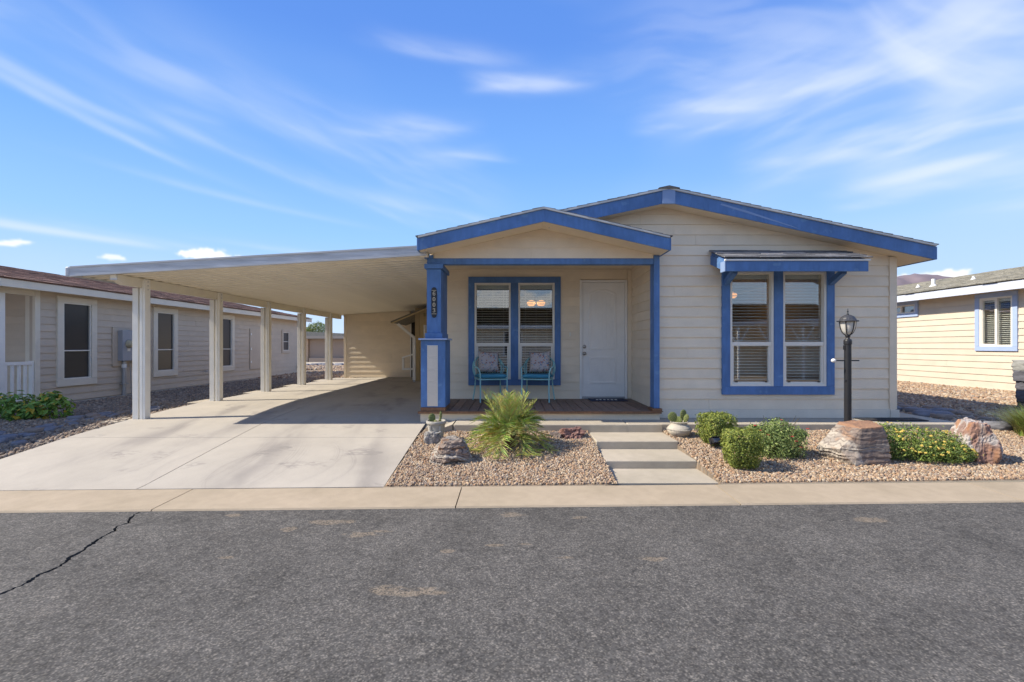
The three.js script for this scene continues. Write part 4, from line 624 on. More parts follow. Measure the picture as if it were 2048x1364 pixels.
function leafCloud(n, sample, size, palette, seed, flat = .5) {
  const r = rng(seed), P = [], C = [], t = new THREE.Vector3(), b = new THREE.Vector3(), nn = new THREE.Vector3();
  for (let i = 0; i < n; i++) {
    const { p, d } = sample(r); nn.set(d[0] * flat + (r() - .5) * 1.2, d[1] * flat + (r() - .5) * 1.2 + .15, d[2] * flat + (r() - .5) * 1.2).normalize();
    t.set(r() - .5, r() - .5, r() - .5).cross(nn).normalize(); b.crossVectors(nn, t);
    const l = lerp(size[0], size[1], r()), w = l * (.34 + .2 * r()), c = pick(palette, r), k = .8 + .4 * r(), f = l * .12;
    const v = (a, q, h) => [p[0] + t.x * a + b.x * q + nn.x * h, p[1] + t.y * a + b.y * q + nn.y * h, p[2] + t.z * a + b.z * q + nn.z * h];
    const A = v(-l / 2, 0, 0), B = v(0, -w / 2, f), D = v(0, w / 2, f), E = v(l / 2, 0, 0);
    P.push(...A, ...B, ...E, ...A, ...E, ...D); for (let j = 0; j < 6; j++) C.push(c[0] * k, c[1] * k, c[2] * k);
  }
  const g = new THREE.BufferGeometry(); g.setAttribute('position', new THREE.Float32BufferAttribute(P, 3)); g.setAttribute('color', new THREE.Float32BufferAttribute(C, 3)); g.computeVertexNormals(); return g;
}
for (const [x, y, z, R, seed, lab] of [[-20.9, 2.6, -52, 1.05, 1, 'leafy light green tree top above the distant tan house'], [-22.6, 2.2, -52.5, .9, 2, 'small green tree beside the end of the taupe house']]) {
  const t = thing('desert_tree', lab, 'tree', [x, -.36, z]);
  mesh('trunk', merge([rod([0, 0, 0], [.1, 1.6, 0], .14, .09), rod([.1, 1.5, 0], [.5, 2.6, .2], .08, .04), rod([.1, 1.5, 0], [-.4, 2.7, -.1], .08, .04), rod([.1, 1.6, 0], [.1, 2.9, .1], .07, .03)]), std([.1, .07, .05], .9), t, true);
  mesh('crown', leafCloud(2600, (r) => { const a = r() * 6.283, c = r() * 2 - 1, q = Math.cbrt(r()) * R * (.6 + .6 * n3(Math.cos(a) * 2 + seed * 5, c * 2, Math.sin(a) * 2)), s = Math.sqrt(1 - c * c); return { p: [Math.cos(a) * s * q * 1.25, y + .36 + .3 + c * q * .8, Math.sin(a) * s * q * 1.25], d: [0, 1, 0] }; }, [.09, .2], [[.2, .26, .05], [.28, .32, .08], [.12, .17, .04]], seed + 80), leafMat, t, true);
}
{
  const g = new THREE.PlaneGeometry(5200, 1500, 150, 44), p = g.attributes.position, C = [];
  for (let i = 0; i < p.count; i++) {
    const x = p.getX(i), v = p.getY(i) / 1500 + .5, ridge = fbm(x / 520 + 30, 4.3, 5, 3), h = Math.sin(Math.PI * clamp(v)) ** 1.1 * (385 + 60 * ridge) * (.82 + .3 * fbm(x / 120 + 9, v * 7 + 2, 6, 6)) * smooth(-2600, -1700, x);
    p.setXYZ(i, x + 3300, h - 4, -2900 - (v - .5) * 1500); const k = .75 + .5 * fbm(x / 60, v * 22, 4, 8); C.push(.17 * k, .135 * k, .15 * k);
  }
  g.setAttribute('color', new THREE.Float32BufferAttribute(C, 3)); g.computeVertexNormals(); structure('mountain', g, vcol(.95));
}
// the house across the street, which the windows mirror
{
  const n = thing('facing_house', 'beige house with a dark roof and a carport across the street', 'house', [4, -.35, 13]);
  mesh('wall', box(-6, 17, -.36, 2.2, 9.6, 17), M.siding[1], n); const slope = (y0, z0, y1, z1) => { const g = prism([[z0, y0], [z1, y1], [z1, y1 + .06], [z0, y0 + .06]], -6.5, 17.5); g.rotateY(Math.PI / 2); g.scale(1, 1, -1); return metreUV(g); };
  mesh('roof', slope(2.2, 9.1, 3.45, 13.3), std([.045, .04, .036], .9), n); mesh('roof', slope(3.45, 13.3, 2.2, 17.5), std([.045, .04, .036], .9), n); mesh('fascia', box(-6.5, 17.5, 2.04, 2.23, 9.06, 9.098), M.white, n);
  for (const x of [-4, -.5, 3.4, 7]) { mesh('window_trim', box(x, x + 1.1, .5, 1.95, 9.55, 9.598), M.white, n); mesh('pane', box(x + .1, x + 1, .6, 1.85, 9.53, 9.549), M.screen, n); }
  mesh('carport_edge', prism([[9.4, 1.94], [14.6, 2.16], [14.6, 2.34], [9.4, 2.12]], 6.2, 6.28), M.carportEdge, n); mesh('carport_roof', prism([[9.4, 2.06], [14.6, 2.28], [14.6, 2.32], [9.4, 2.1]], 6.281, 9.5), M.carport, n);
  for (const x of [9.8, 11.2, 12.6, 14]) { mesh('post', box(x - .04, x + .04, -.36, 2.0, 6.3, 6.38), M.white, n); mesh('brace', beam([x + .04, 1.1, 6.34], [x + .55, 2.0, 6.34], .05, .1), M.white, n); mesh('brace', beam([x - .04, 1.1, 6.34], [x - .55, 1.9, 6.34], .05, .1), M.white, n); }
  structure('far_sidewalk', box(-300, 300, -.5, -.318, 3.62, 4.2, .01), M.sidewalk);
}

// ================================================================== PORCH FURNITURE
{
  const teal = std([.32, .62, .63], .45), cushionMat = std([.06, .27, .4], .9, { bumpMap: sized(fineT, .12), bumpScale: .002 });
  const pr = rng(19), dots = Array.from({ length: 130 }, () => [pr(), pr(), .012 + pr() * .03, Math.floor(pr() * 5)]), pc = [[.1, .2, .4], [.45, .16, .1], [.18, .34, .42], [.2, .16, .2], [.5, .36, .22]];
  const pillowT = tex(256, 256, (x, y) => { let c = [.52, .46, .44]; const u = x / 256, v = y / 256; for (const [a, b, q, k] of dots) { const d = Math.hypot(u - a + .02 * Math.sin(v * 60), v - b + .02 * Math.sin(u * 50)); if (d < q && (d > q * .45 || k % 2)) c = pc[k]; } return S3(c); });
  const pillowMat = std([1, 1, 1], .95, { map: pillowT, bumpMap: sized(fineT, .3), bumpScale: .002 });
  const pillowGeo = (() => { const g = new THREE.BoxGeometry(1, 1, 1, 18, 18, 6), p = g.attributes.position; for (let i = 0; i < p.count; i++) { const x = p.getX(i) * 2, y = p.getY(i) * 2, z = p.getZ(i) * 2, e = (1 - x * x * x * x) * (1 - y * y * y * y), k = .93 + .07 * (x * x * y * y); p.setXYZ(i, x * .185 * k + .004 * Math.sin(y * 5), y * .185 * k - .006 * (1 - y) * Math.cos(x * 4), z * (.006 + .075 * Math.sqrt(Math.max(0, e))) + .006 * n3(x * 2, y * 2, z)); } g.computeVertexNormals(); return g; })();
  const sides = [[-.37, -8.4, .3, 'beside the porch column', 'near the column'], [.445, -8.4, -.24, 'nearer the front door', 'nearer the front door']];
  for (const [x, z, turn, where, near] of sides) {
    const c = thing('patio_chair', `turquoise metal patio armchair ${where}`, 'chair', [x, .128, z], 'turquoise chairs on the porch', turn);
    for (const s of [-1, 1]) {
      mesh('leg', tube([[s * .24, 0, .225], [s * .235, .2, .215], [s * .235, .38, .205], [s * .24, .5, .2], [s * .255, .565, .165], [s * .265, .585, .06], [s * .262, .6, -.08], [s * .25, .66, -.19]], .0115, 30), teal, c, true).name = 'front_leg';
      mesh('rear_leg', tube([[s * .26, 0, -.25], [s * .235, .2, -.215], [s * .225, .39, -.19]], .011, 10), teal, c, true);
      mesh('side_hoop', tube([[s * .225, .4, -.19], [s * .275, .52, -.17], [s * .26, .66, -.2], [s * .19, .74, -.225]], .009, 18), teal, c, true);
    }
    mesh('back_hoop', tube([[-.22, .39, -.19], [-.25, .56, -.205], [-.22, .7, -.225], [-.12, .775, -.24], [0, .79, -.245], [.12, .775, -.24], [.22, .7, -.225], [.25, .56, -.205], [.22, .39, -.19]], .0115, 44), teal, c, true);
    mesh('seat_ring', tube([[-.235, .385, .2], [0, .385, .225], [.235, .385, .2], [.235, .385, 0], [.2, .385, -.18], [0, .385, -.21], [-.2, .385, -.18], [-.235, .385, 0]], .011, 50, 8, true), teal, c, true);
    for (let k = -4; k <= 4; k++) { mesh('seat_bar', rod([k * .048, .387, -.19], [k * .052, .387, .212], .0045, .0045, 6), teal, c, true); mesh('back_bar', tube([[k * .045, .4, -.2], [k * .045, .58, -.225], [k * .045, Math.sqrt(Math.max(.01, .6 - (k * .085) ** 2)) , -.24]], .004, 8, 6), teal, c, true); }
    const q = thing('seat_cushion', `blue seat cushion on the chair ${near}`, 'cushion', [x, .528, z], 'blue seat cushions', turn);
    const cg = new RoundedBoxGeometry(.45, .07, .42, 4, .032); mesh('pad', cg.translate(0, .034, .015), cushionMat, q, true); mesh('piping', tube([[-.222, .03, .22], [.222, .03, .22], [.222, .03, -.19], [-.222, .03, -.19]], .006, 40, 6, true), cushionMat, q, true);
    const p = top('throw_pillow', pillowGeo, pillowMat, `speckled floral throw pillow on the chair ${near}`, 'pillow', 'floral throw pillows'); const b = new THREE.Vector3(turn > 0 ? -.02 : .02, .795 - .03, -.075).applyAxisAngle(new THREE.Vector3(0, 1, 0), turn); p.position.set(x + b.x, b.y + .035, z + b.z); p.rotation.set(-.3, turn, turn > 0 ? -.06 : .05, 'YXZ');
  }
}
// ================================================================== LAMP POST AND GARDEN LIGHT
{
  const l = thing('lamp_post', 'black lamp post with a frosted lantern by the front window', 'lamp post', [4.5, groundY(4.5, 6.48) - .02, -6.48]), y0 = l.position.y, frost = new THREE.MeshPhysicalMaterial({ color: col(.78, .76, .7), roughness: .35, transmission: .35, thickness: 0, side: THREE.DoubleSide });
  const H = (y) => y - y0;
  mesh('post', rod([0, 0, 0], [0, H(1.15), 0], .0435, .0425, 24), M.iron, l, true); mesh('collar', lathe([[.046, H(1.1)], [.049, H(1.105)], [.049, H(1.15)], [.044, H(1.165)], [.026, H(1.175)], [.022, H(1.2)], [.03, H(1.205)], [.034, H(1.23)], [.02, H(1.235)]]), M.iron, l, true);
  const bowl = [[.028, 1.232], [.05, 1.25], [.07, 1.285], [.085, 1.34], [.092, 1.41]]; mesh('lantern_glass', lathe(bowl.map(([a, b]) => [a, H(b)])), frost, l, true);
  for (let k = 0; k < 6; k++) { const a = k / 6 * 6.283 + .3; mesh('rib', tube(bowl.map(([q, b]) => [Math.cos(a) * (q + .004), H(b), Math.sin(a) * (q + .004)]), .0065, 14, 6), M.iron, l, true); }
  const cap = [[0, 1.5], [.03, 1.497], [.07, 1.475], [.092, 1.44], [.098, 1.425], [.125, 1.42], [.129, 1.412], [.123, 1.405], [.09, 1.408]]; const cg = lathe(cap.map(([a, b]) => [a, H(b)]), 48), cpn = cg.attributes.position; for (let i = 0; i < cpn.count; i++) { const x = cpn.getX(i), z = cpn.getZ(i), a = Math.atan2(z, x), q = Math.hypot(x, z), k = q > .02 && q < .1 ? 1 + .035 * Math.cos(a * 16) : 1; cpn.setX(i, x * k); cpn.setZ(i, z * k); } cg.computeVertexNormals(); mesh('lantern_cap', cg, std([.05, .052, .06], .4), l, true);
  mesh('finial', lathe([[0, H(1.585)], [.004, H(1.575)], [.006, H(1.55)], [.012, H(1.54)], [.005, H(1.53)], [.008, H(1.515)], [.016, H(1.508)], [.012, H(1.498)], [0, H(1.495)]], 14), M.iron, l, true);
  mesh('ladder_rest', rod([-.165, H(.885), 0], [.15, H(.885), 0], .0085), M.iron, l, true); const b = new THREE.SphereGeometry(.027, 16, 12); b.scale(1.15, 1, 1); b.translate(-.19, H(.885), 0); mesh('end_ball', b, M.white, l, true).userData.label = 'white ball on the end of the crossbar';
  mesh('photocell', box(-.055, -.04, H(1.03), H(1.09), -.015, .015, .004), M.iron, l, true); mesh('seam_knob', rod([-.05, H(.62), .02], [-.035, H(.62), .02], .01), M.iron, l, true);
  const y = groundY(2.5, 5.92), s = thing('garden_spotlight', 'small black spotlight in the gravel before the clipped shrub', 'spotlight', [2.48, y, -5.9], undefined, .3);
  mesh('stake', rod([0, -.08, 0], [0, .07, 0], .008), M.iron, s, true); const hd = mesh('housing', box(-.055, .055, -.035, .035, -.05, .03, .008), M.iron, s, true); hd.position.set(0, .1, 0); hd.rotation.x = -.5; const gl = mesh('lens', box(-.045, .045, -.025, .025, .0302, .034, .002), std([.08, .08, .09], .15), hd, true); mesh('bracket', tube([[-.06, .1, 0], [-.06, .05, 0], [.06, .05, 0], [.06, .1, 0]], .006, 16, 6), M.iron, s, true); mesh('visor', box(-.058, .058, .0352, .042, -.05, .05, .003), M.iron, hd, true);
}
// ================================================================== STONES
function rockGeo(planes, scale, noise, seed, colour, detail = 26, strata = 0, cap = 1.25) {
  let g = new THREE.IcosahedronGeometry(1, detail); g.deleteAttribute('uv'); g.deleteAttribute('normal'); g = mergeVertices(g, 1e-5); const p = g.attributes.position, C = [];
  const N = planes.map(([a, b, c, d]) => { const l = Math.hypot(a, b, c); return [a / l, b / l, c / l, d]; });
  for (let i = 0; i < p.count; i++) {
    const x = p.getX(i), y = p.getY(i), z = p.getZ(i); let r = cap; for (const [a, b, c, d] of N) { const q = a * x + b * y + c * z; if (q > .05) r = Math.min(r, d / q); }
    let X = x * r, Y = y * r, Z = z * r; const s = seed * 7.3, big = n3(X * 2 + s, Y * 2, Z * 2, 1) - .5, mid = n3(X * 6 + s, Y * 6, Z * 6, 3) - .5, fine = n3(X * 17, Y * 17 + s, Z * 17, 5) - .5, layer = strata ? strata * (Math.abs((vn(Y * 9 + big * 2 + s, X * .8, 2)) - .5)) : 0;
    const k = 1 + noise * (big * 1.2 + mid * .7 + fine * .5) - layer; X *= k; Y *= k; Z *= k;
    p.setXYZ(i, X * scale[0], Y * scale[1], Z * scale[2]); C.push(...colour(X, Y, Z, big, mid, fine));
  }
  g.setAttribute('color', new THREE.Float32BufferAttribute(C, 3)); g.computeVertexNormals(); return g;
}
const mixc = (a, b, t) => a.map((v, i) => lerp(v, b[i], t));
const rockMat = vcol(.88, {});
{
  const bands = (X, Y, Z, big, mid, fine, f = 8, tilt = .25) => {
    const t = Y * f + X * f * tilt + big * 5 + mid * 1.4, w = t - Math.floor(t), crack = smooth(.22, .05, Math.abs(w - .5) + fine * .12), hue = vn(t * .7, Z * 1.5 + 3, 4), pale = [.37, .325, .27], rust = [.27, .14, .07], grey = [.2, .17, .15], red = [.22, .155, .12];
    let c = mixc(pale, hue > .6 ? grey : hue < .3 ? red : pale, .75); c = mixc(c, rust, smooth(.56, .72, n3(X * 3 + 5, Y * 6, Z * 3, 6)) * .85); return mixc(c, [.07, .05, .045], crack * .85).map((v) => v * (1 + fine * .6));
  };
  const facets = (seed, n, lo) => { const q = rng(seed); return Array.from({ length: n }, () => { const a = q() * 6.283, c = q() * 1.5 - .6, e = Math.sqrt(Math.max(0, 1 - c * c)); return [Math.cos(a) * e, c, Math.sin(a) * e, lo + .18 * q()]; }); };
  const put = (name, x, d, geo0, label, turn, sink = .05, mat = rockMat) => { const geo = geo0.toNonIndexed(); geo.computeVertexNormals(); const m = top(name, geo, mat, label, 'rock'); geo.computeBoundingBox(); m.position.set(x, groundY(x, d) - geo.boundingBox.min.y - sink, -d); m.rotation.y = turn; return m; };
  put('boulder', -.69, 5.5, rockGeo([...facets(1, 12, .8), [0, 1, .15, .72], [0, -1, 0, .75], [-1, .55, .1, .72], [1, .45, .2, .74], [.1, .35, 1, .8], [-.6, .3, 1, .86], [.7, .2, .9, .88], [0, .2, -1, .8]], [.245, .19, .2], .2, 1, (...a) => bands(...a, 5.5, .2), 38, .18), 'chunk of banded petrified wood with rusty top near the driveway', .15);
  put('boulder', 3.92, 5.5, rockGeo([...facets(2, 6, 1.05), [0, 1, .05, .8], [0, -1, 0, .82], [-1, .8, .1, .66], [-.9, -.45, .2, .95], [1, .04, .05, .82], [.05, .14, 1, .78], [-.55, .3, 1, .84], [0, 0, -1, .8]], [.33, .28, .22], .09, 2, (X, Y, Z, b, m, f) => Y > .69 ? mixc([.32, .18, .105], [.24, .13, .08], m + .5) : mixc(bands(X, Y, Z, b * .5, m, f, 6, .06), X < -.4 - Y * .3 ? [.46, .41, .35] : [.17, .13, .11], X < -.45 ? .3 : .5), 40, .12, 1.6), 'squat petrified log stone with a rust-brown top beside the lamp post', .05);
  put('boulder', 5.28, 5.52, rockGeo([...facets(3, 16, .8), [.05, 1, .1, .95], [0, -1, 0, .72], [-1, .5, .1, .78], [-.8, -.1, .5, .95], [1, .3, .1, .78], [.1, .15, 1, .82], [.5, .7, .5, .95], [0, 0, -1, .8]], [.235, .27, .2], .3, 3, (X, Y, Z, b, m, f) => { const t = n3(X * 2.4 + 9, Y * 2.4, Z * 2.4, 2), u = n3(X * 5, Y * 5 + 3, Z * 5, 4); let c = mixc([.26, .15, .11], [.32, .24, .2], smooth(.36, .44, t)); c = mixc(c, [.4, .36, .33], smooth(.42, .5, t + f * .1)); c = mixc(c, [.22, .12, .09], smooth(.53, .6, u) * .75); c = mixc(c, [.36, .18, .09], smooth(.6, .68, n3(X * 4 + 20, Y * 4, Z * 4, 7)) * .7); return c.map((v) => v * (1 + f * .7)); }, 34), 'tall pink and white crystalline boulder past the yellow flowers', -.2);
  put('lava_rock', .8, 6.4, rockGeo([...facets(4, 8, .8), [0, 1, 0, .7], [0, -1, 0, .6], [1, .2, 0, .9], [-1, .3, 0, .9], [0, .3, 1, .8]], [.165, .11, .12], .6, 4, (X, Y, Z, b, m, f) => mixc([.16, .075, .06], [.3, .17, .14], clamp(.5 + m * 2 + f)).map((v) => v * (1 + f)), 26), 'rough reddish lava rock beside the concrete steps', .2);
  put('lava_rock', .61, 6.44, rockGeo([[0, 1, 0, .6], [0, -1, 0, .6], [-1, .5, 0, .8]], [.12, .075, .1], .5, 5, (X, Y, Z, b, m, f) => [.15, .12, .11].map((v) => v * (1 + f * 1.4)), 18), 'small grey rock leaning on the reddish lava rock', .9);
  // cobbles by the drive on the left and in the shaded strip on the right
  const r = rng(91), shapes = [6, 7, 8, 9].map((s) => rockGeo([[0, 1, 0, .75], [0, -1, 0, .7], [r() - .5, .5, r() - .5, .85]], [1, .62, .78], .16, s, (X, Y, Z, b, m, f) => { const k = .9 + .5 * b + .3 * f; return [.2 * k, .2 * k, .225 * k]; }, 9)), warm = [6, 8].map((s) => rockGeo([[0, 1, 0, .75], [0, -1, 0, .7]], [1, .6, .8], .16, s, (X, Y, Z, b, m, f) => { const k = .9 + .5 * b + .3 * f; return [.27 * k, .21 * k, .17 * k]; }, 9));
  const cob = (x, d, s, lab, grp, set = shapes) => { const m = top('cobble', pick(set, r), rockMat, lab, 'stone', grp); m.scale.setScalar(s); m.rotation.y = r() * 6.28; m.position.set(x, groundY(x, d) + s * .34, -d); };
  for (let k = 0; k < 34; k++) { const t = k / 33, d = lerp(5.9, 8.4, t) + (r() - .5) * .12; cob(-6.12 - .35 * r() - .18 * Math.sin(t * 3.1) - (k % 7 === 0 ? .35 : 0), d, .045 + r() * .06, 'smooth grey river cobble lining the gravel beside the driveway', 'cobbles beside the driveway', r() < .2 ? warm : shapes); }
  for (let k = 0; k < 46; k++) { const d = 6.75 + Math.pow(r(), 1.2) * 4.6; cob(6.5 + r() * .75 + (d - 6.75) * .03, d, .07 + r() * .08, 'dark river cobble in the shaded strip beside the house', 'cobbles in the shaded strip', r() < .25 ? warm : shapes); }
  for (let k = 0; k < 16; k++) { const m = top('border_rock', pick(shapes, r), rockMat, 'dark border rock along the far gravel behind the carport', 'stone', 'border rocks behind the carport'); m.scale.setScalar(.2 + r() * .14); m.position.set(-13.4 + k * .48 + r() * .2, groundY(-10, 30) + .08, -30 - r() * .6); m.rotation.y = r() * 6; }
  // stacked-stone pillar at the edge of the right-hand lot
  const p = thing('stone_pillar', 'dark stacked stone pillar behind the grass clump', 'pillar', [8.78, groundY(8.6, 7.9) - .02, -7.9]); let y = 0; const pg = (s) => rockGeo([[0, 1, 0, .8], [0, -1, 0, .8], [1, 0, 0, .82], [-1, 0, 0, .82], [0, 0, 1, .82], [0, 0, -1, .82]], [1, 1, 1], .1, s, (X, Y, Z, b, m, f) => { const k = .8 + .6 * b + .5 * f; return s > 13 ? [.3 * k, .3 * k, .28 * k] : [.12 * k, .12 * k, .14 * k]; }, 14, 0, 1.7);
  for (let k = 0; k < 5; k++) { const m = mesh('stone', pg(10 + k), rockMat, p, true); const w = k > 2 ? .36 : .33; m.scale.set(w, .115, w); m.position.set((r() - .5) * .03, .09 + k * .172, 0); m.rotation.y = (r() - .5) * .2; }
}
// ================================================================== GRAVEL
{
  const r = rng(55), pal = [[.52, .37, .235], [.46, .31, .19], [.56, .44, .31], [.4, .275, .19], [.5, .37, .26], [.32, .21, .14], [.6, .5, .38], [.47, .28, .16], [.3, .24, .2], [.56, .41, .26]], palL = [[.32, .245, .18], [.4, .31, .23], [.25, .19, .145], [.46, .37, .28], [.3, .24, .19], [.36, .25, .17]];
  const stones = [0, 1, 2].map((s) => { const g = new THREE.IcosahedronGeometry(1, 1), p = g.attributes.position; for (let i = 0; i < p.count; i++) { const x = p.getX(i), y = p.getY(i), z = p.getZ(i), k = .78 + .5 * n3(x * 1.3 + s * 9, y * 1.3, z * 1.3, s); p.setXYZ(i, x * k, y * k * .68, z * k * .86); } g.computeVertexNormals(); return g; });
  const pm = std([1, 1, 1], .85);
  function pebbles(inside, x0, x1, d0, d1, per, size, palette) {
    const n = Math.round((x1 - x0) * (d1 - d0) * per), lists = [[], [], []], c = new THREE.Color();
    for (let i = 0; i < n; i++) { const x = lerp(x0, x1, r()), d = lerp(d0, d1, r()); if (inside(x, d)) lists[i % 3].push([x, d]); }
    lists.forEach((l, k) => {
      const im = new THREE.InstancedMesh(stones[k], pm, l.length), o = new THREE.Object3D(); im.name = numbered('gravel'); im.userData.kind = 'stuff'; im.castShadow = im.receiveShadow = true;
      l.forEach(([x, d], i) => { const s = lerp(size[0], size[1], r() ** 1.6); o.position.set(x, groundY(x, d) + s * (.15 + .5 * r()), -d); o.rotation.set(r() * 6.3, r() * 6.3, r() * 6.3); o.scale.set(s * (.8 + .5 * r()), s, s); o.updateMatrix(); im.setMatrixAt(i, o.matrix); const q = pick(palette, r), v = .52 + .38 * r(); im.setColorAt(i, c.setRGB(q[0] * v, q[1] * v, q[2] * v)); });
      scene.add(im);
    });
  }
  const apronFront = (x) => x < -.81 ? 6.68 - (-.81 - x) * .25 : x < 1.6 ? 6.66 : 6.71;
  pebbles((x, d) => d > backEdge(x) + .012 && d < apronFront(x), -1.235, 1.045, 4.7, 6.68, 4600, [.008, .0175], pal);
  pebbles((x, d) => d > backEdge(x) + .012 && (d < 6.7 || x > 6.34), 2.095, 8.2, 4.8, 6.9, 4200, [.008, .018], pal);
  pebbles((x, d) => true, 6.35, 11.1, 6.9, 14.5, 900, [.016, .036], pal);
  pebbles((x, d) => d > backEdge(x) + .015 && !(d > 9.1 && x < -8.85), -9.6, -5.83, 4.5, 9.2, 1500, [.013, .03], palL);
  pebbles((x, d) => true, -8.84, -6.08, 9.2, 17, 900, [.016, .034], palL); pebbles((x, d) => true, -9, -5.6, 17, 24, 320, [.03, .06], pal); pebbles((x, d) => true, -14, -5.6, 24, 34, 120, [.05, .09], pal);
}
// ================================================================== PLANTS
const clipped = (w, h, dp, n, seed, name, x, d, label, palette, size, turn = 0) => {
  const t = thing(name, label, 'shrub', [x, groundY(x, d), -d], undefined, turn);
  const samp = (r) => { // a boxy rounded volume, narrower at the foot, leaves mostly near the outside
    const a = r() * 6.283, c = r() * 2 - 1, s = Math.sqrt(1 - c * c); let X = Math.cos(a) * s, Y = c, Z = Math.sin(a) * s; const e = 9, k = (Math.abs(X) ** e + Math.abs(Y) ** e + Math.abs(Z) ** e) ** (-1 / e) * (1 - .3 * r() ** 2.4) * (1 + .12 * (n3(X * 3 + seed, Y * 3, Z * 3, 2) - .5) + .34 * (n3(X * 9 + seed, Y * 9, Z * 9, 4) - .5) + (r() < .06 ? .07 : 0));
    X *= k; Y *= k; Z *= k; const taper = lerp(.8, 1, smooth(-1, -.1, Y)); return { p: [X * w / 2 * taper, h * .53 + Y * h * .47, Z * dp / 2 * taper], d: [X, Y, Z] }; };
  mesh('foliage', leafCloud(n, samp, size, palette, seed), leafMat, t, true);
  const r = rng(seed + 5), st = []; for (let i = 0; i < 9; i++) st.push(rod([(r() - .5) * .08, -.02, (r() - .5) * .08], [(r() - .5) * w * .7, h * (.5 + .35 * r()), (r() - .5) * dp * .7], .008, .003, 5)); mesh('stems', merge(st), std([.12, .085, .06], .9), t, true); return t;
};
const box1 = [[.22, .28, .035], [.29, .34, .05], [.12, .17, .02], [.38, .4, .075], [.17, .22, .03]];
clipped(.37, .385, .35, 8500, 3, 'clipped_shrub', 2.57, 6.08, 'clipped boxy green shrub behind the garden spotlight', box1, [.018, .036], .2);
clipped(.35, .41, .34, 8500, 5, 'clipped_shrub', 2.5, 5.26, 'clipped boxy green shrub closest to the sidewalk', box1, [.017, .034], -.1);
{
  // loose shrub with red flowers
  const x = 3.09, d = 5.72, t = thing('flowering_shrub', 'loose green shrub dotted with red flowers behind the clipped shrubs', 'shrub', [x, groundY(x, d), -d]), P = [[.18, .26, .06], [.26, .33, .09], [.12, .19, .045], [.34, .4, .13]];
  const lump = [[0, .2, 0, .24], [-.12, .22, .05, .18], [.15, .2, .06, .19], [.05, .3, 0, .15], [-.05, .12, .14, .2], [.14, .1, .1, .18], [-.24, .28, 0, .08], [.3, .24, .02, .07]];
  mesh('foliage', leafCloud(9500, (r) => { const [a, b, c, q] = lump[Math.floor(r() ** 1.2 * lump.length)], u = r() * 6.283, v = r() * 2 - 1, s = Math.sqrt(1 - v * v), k = q * (.55 + .5 * r()) * (r() < .06 ? 1.3 : 1); return { p: [a + Math.cos(u) * s * k * 1.05, Math.max(.01, b + v * k * .85), c + Math.sin(u) * s * k], d: [Math.cos(u) * s, v, Math.sin(u) * s] }; }, [.018, .038], P, 31), leafMat, t, true);
  const r = rng(66), st = [], red = std([.42, .035, .03], .6); for (let i = 0; i < 26; i++) { const a = r() * 6.283; st.push(rod([(r() - .5) * .06, -.02, (r() - .5) * .06], [Math.cos(a) * (.1 + .22 * r()), .16 + .3 * r(), Math.sin(a) * .25 * r()], .004, .0015, 5)); } mesh('stems', merge(st), std([.13, .1, .05], .9), t, true);
  const fl = merge([0, 1, 2, 3, 4].map((k) => { const g = new THREE.SphereGeometry(.009, 7, 5); g.scale(1.4, .6, 1); g.translate(Math.cos(k * 1.26) * .009, 0, Math.sin(k * 1.26) * .009); return g; }));
  for (const [a, b, c] of [[-.23, .345, .03], [-.31, .31, .05], [.12, .4, -.04], [-.15, .26, .18], [.1, .25, .22], [.14, .2, .23], [.41, .3, 0], [.2, .13, .22], [-.2, .3, .1], [.1, .345, .02]]) { mesh('flower', fl, red, t, true).position.set(a, b, c); }
}
{
  // spreading shrub with yellow flowers
  const x = 4.72, d = 5.62, t = thing('flowering_shrub', 'low spreading green shrub covered in yellow flowers between two boulders', 'shrub', [x, groundY(x, d), -d]), P = [[.15, .23, .035], [.21, .3, .045], [.1, .16, .03], [.3, .36, .07]];
  const lump = [[-.36, .22, -.05, .22], [-.15, .2, 0, .24], [.08, .17, .02, .23], [.27, .14, .05, .2], [.42, .1, .08, .16], [-.1, .1, .18, .18], [.15, .08, .2, .17], [-.38, .12, .1, .18], [.33, .07, .18, .13]];
  const samp = (r) => { const [a, b, c, q] = lump[Math.floor(r() * lump.length)], u = r() * 6.283, v = r() * 2 - 1, s = Math.sqrt(1 - v * v), k = q * (.6 + .45 * r()) * (r() < .05 ? 1.25 : 1); return { p: [a + Math.cos(u) * s * k, Math.max(.01, b + v * k * .8), c + Math.sin(u) * s * k], d: [Math.cos(u) * s, v, Math.sin(u) * s] }; };
  mesh('foliage', leafCloud(11000, samp, [.018, .038], P, 41), leafMat, t, true);
  const r = rng(67), ye = std([.62, .46, .1], .6), fl = merge([0, 1, 2, 3, 4, 5, 6].map((k) => { const g = new THREE.SphereGeometry(.0075, 6, 4); g.translate(k ? Math.cos(k * 1.05) * .013 : 0, k ? 0 : .004, k ? Math.sin(k * 1.05) * .013 : 0); return g; }));
  for (let i = 0; i < 84; i++) { const [a, b, c, q] = pick(lump, r), u = r() * 6.283, v = r() * 1.1 - .1, s = Math.sqrt(Math.max(0, 1 - v * v)), k = q * 1.02, m = mesh('flower', fl, ye, t, true); m.position.set(a + Math.cos(u) * s * k, Math.max(.04, b + v * k * .8), c + Math.abs(Math.sin(u)) * s * k); m.rotation.set(r(), r() * 6, r()); m.scale.setScalar(.55 + .5 * r()); }
  const st = []; for (let i = 0; i < 26; i++) st.push(rod([(r() - .5) * .2, -.02, (r() - .5) * .1], [(r() - .5) * .9, .1 + .15 * r(), (r() - .3) * .35], .004, .002, 5)); mesh('stems', merge(st), std([.12, .09, .05], .9), t, true);
}
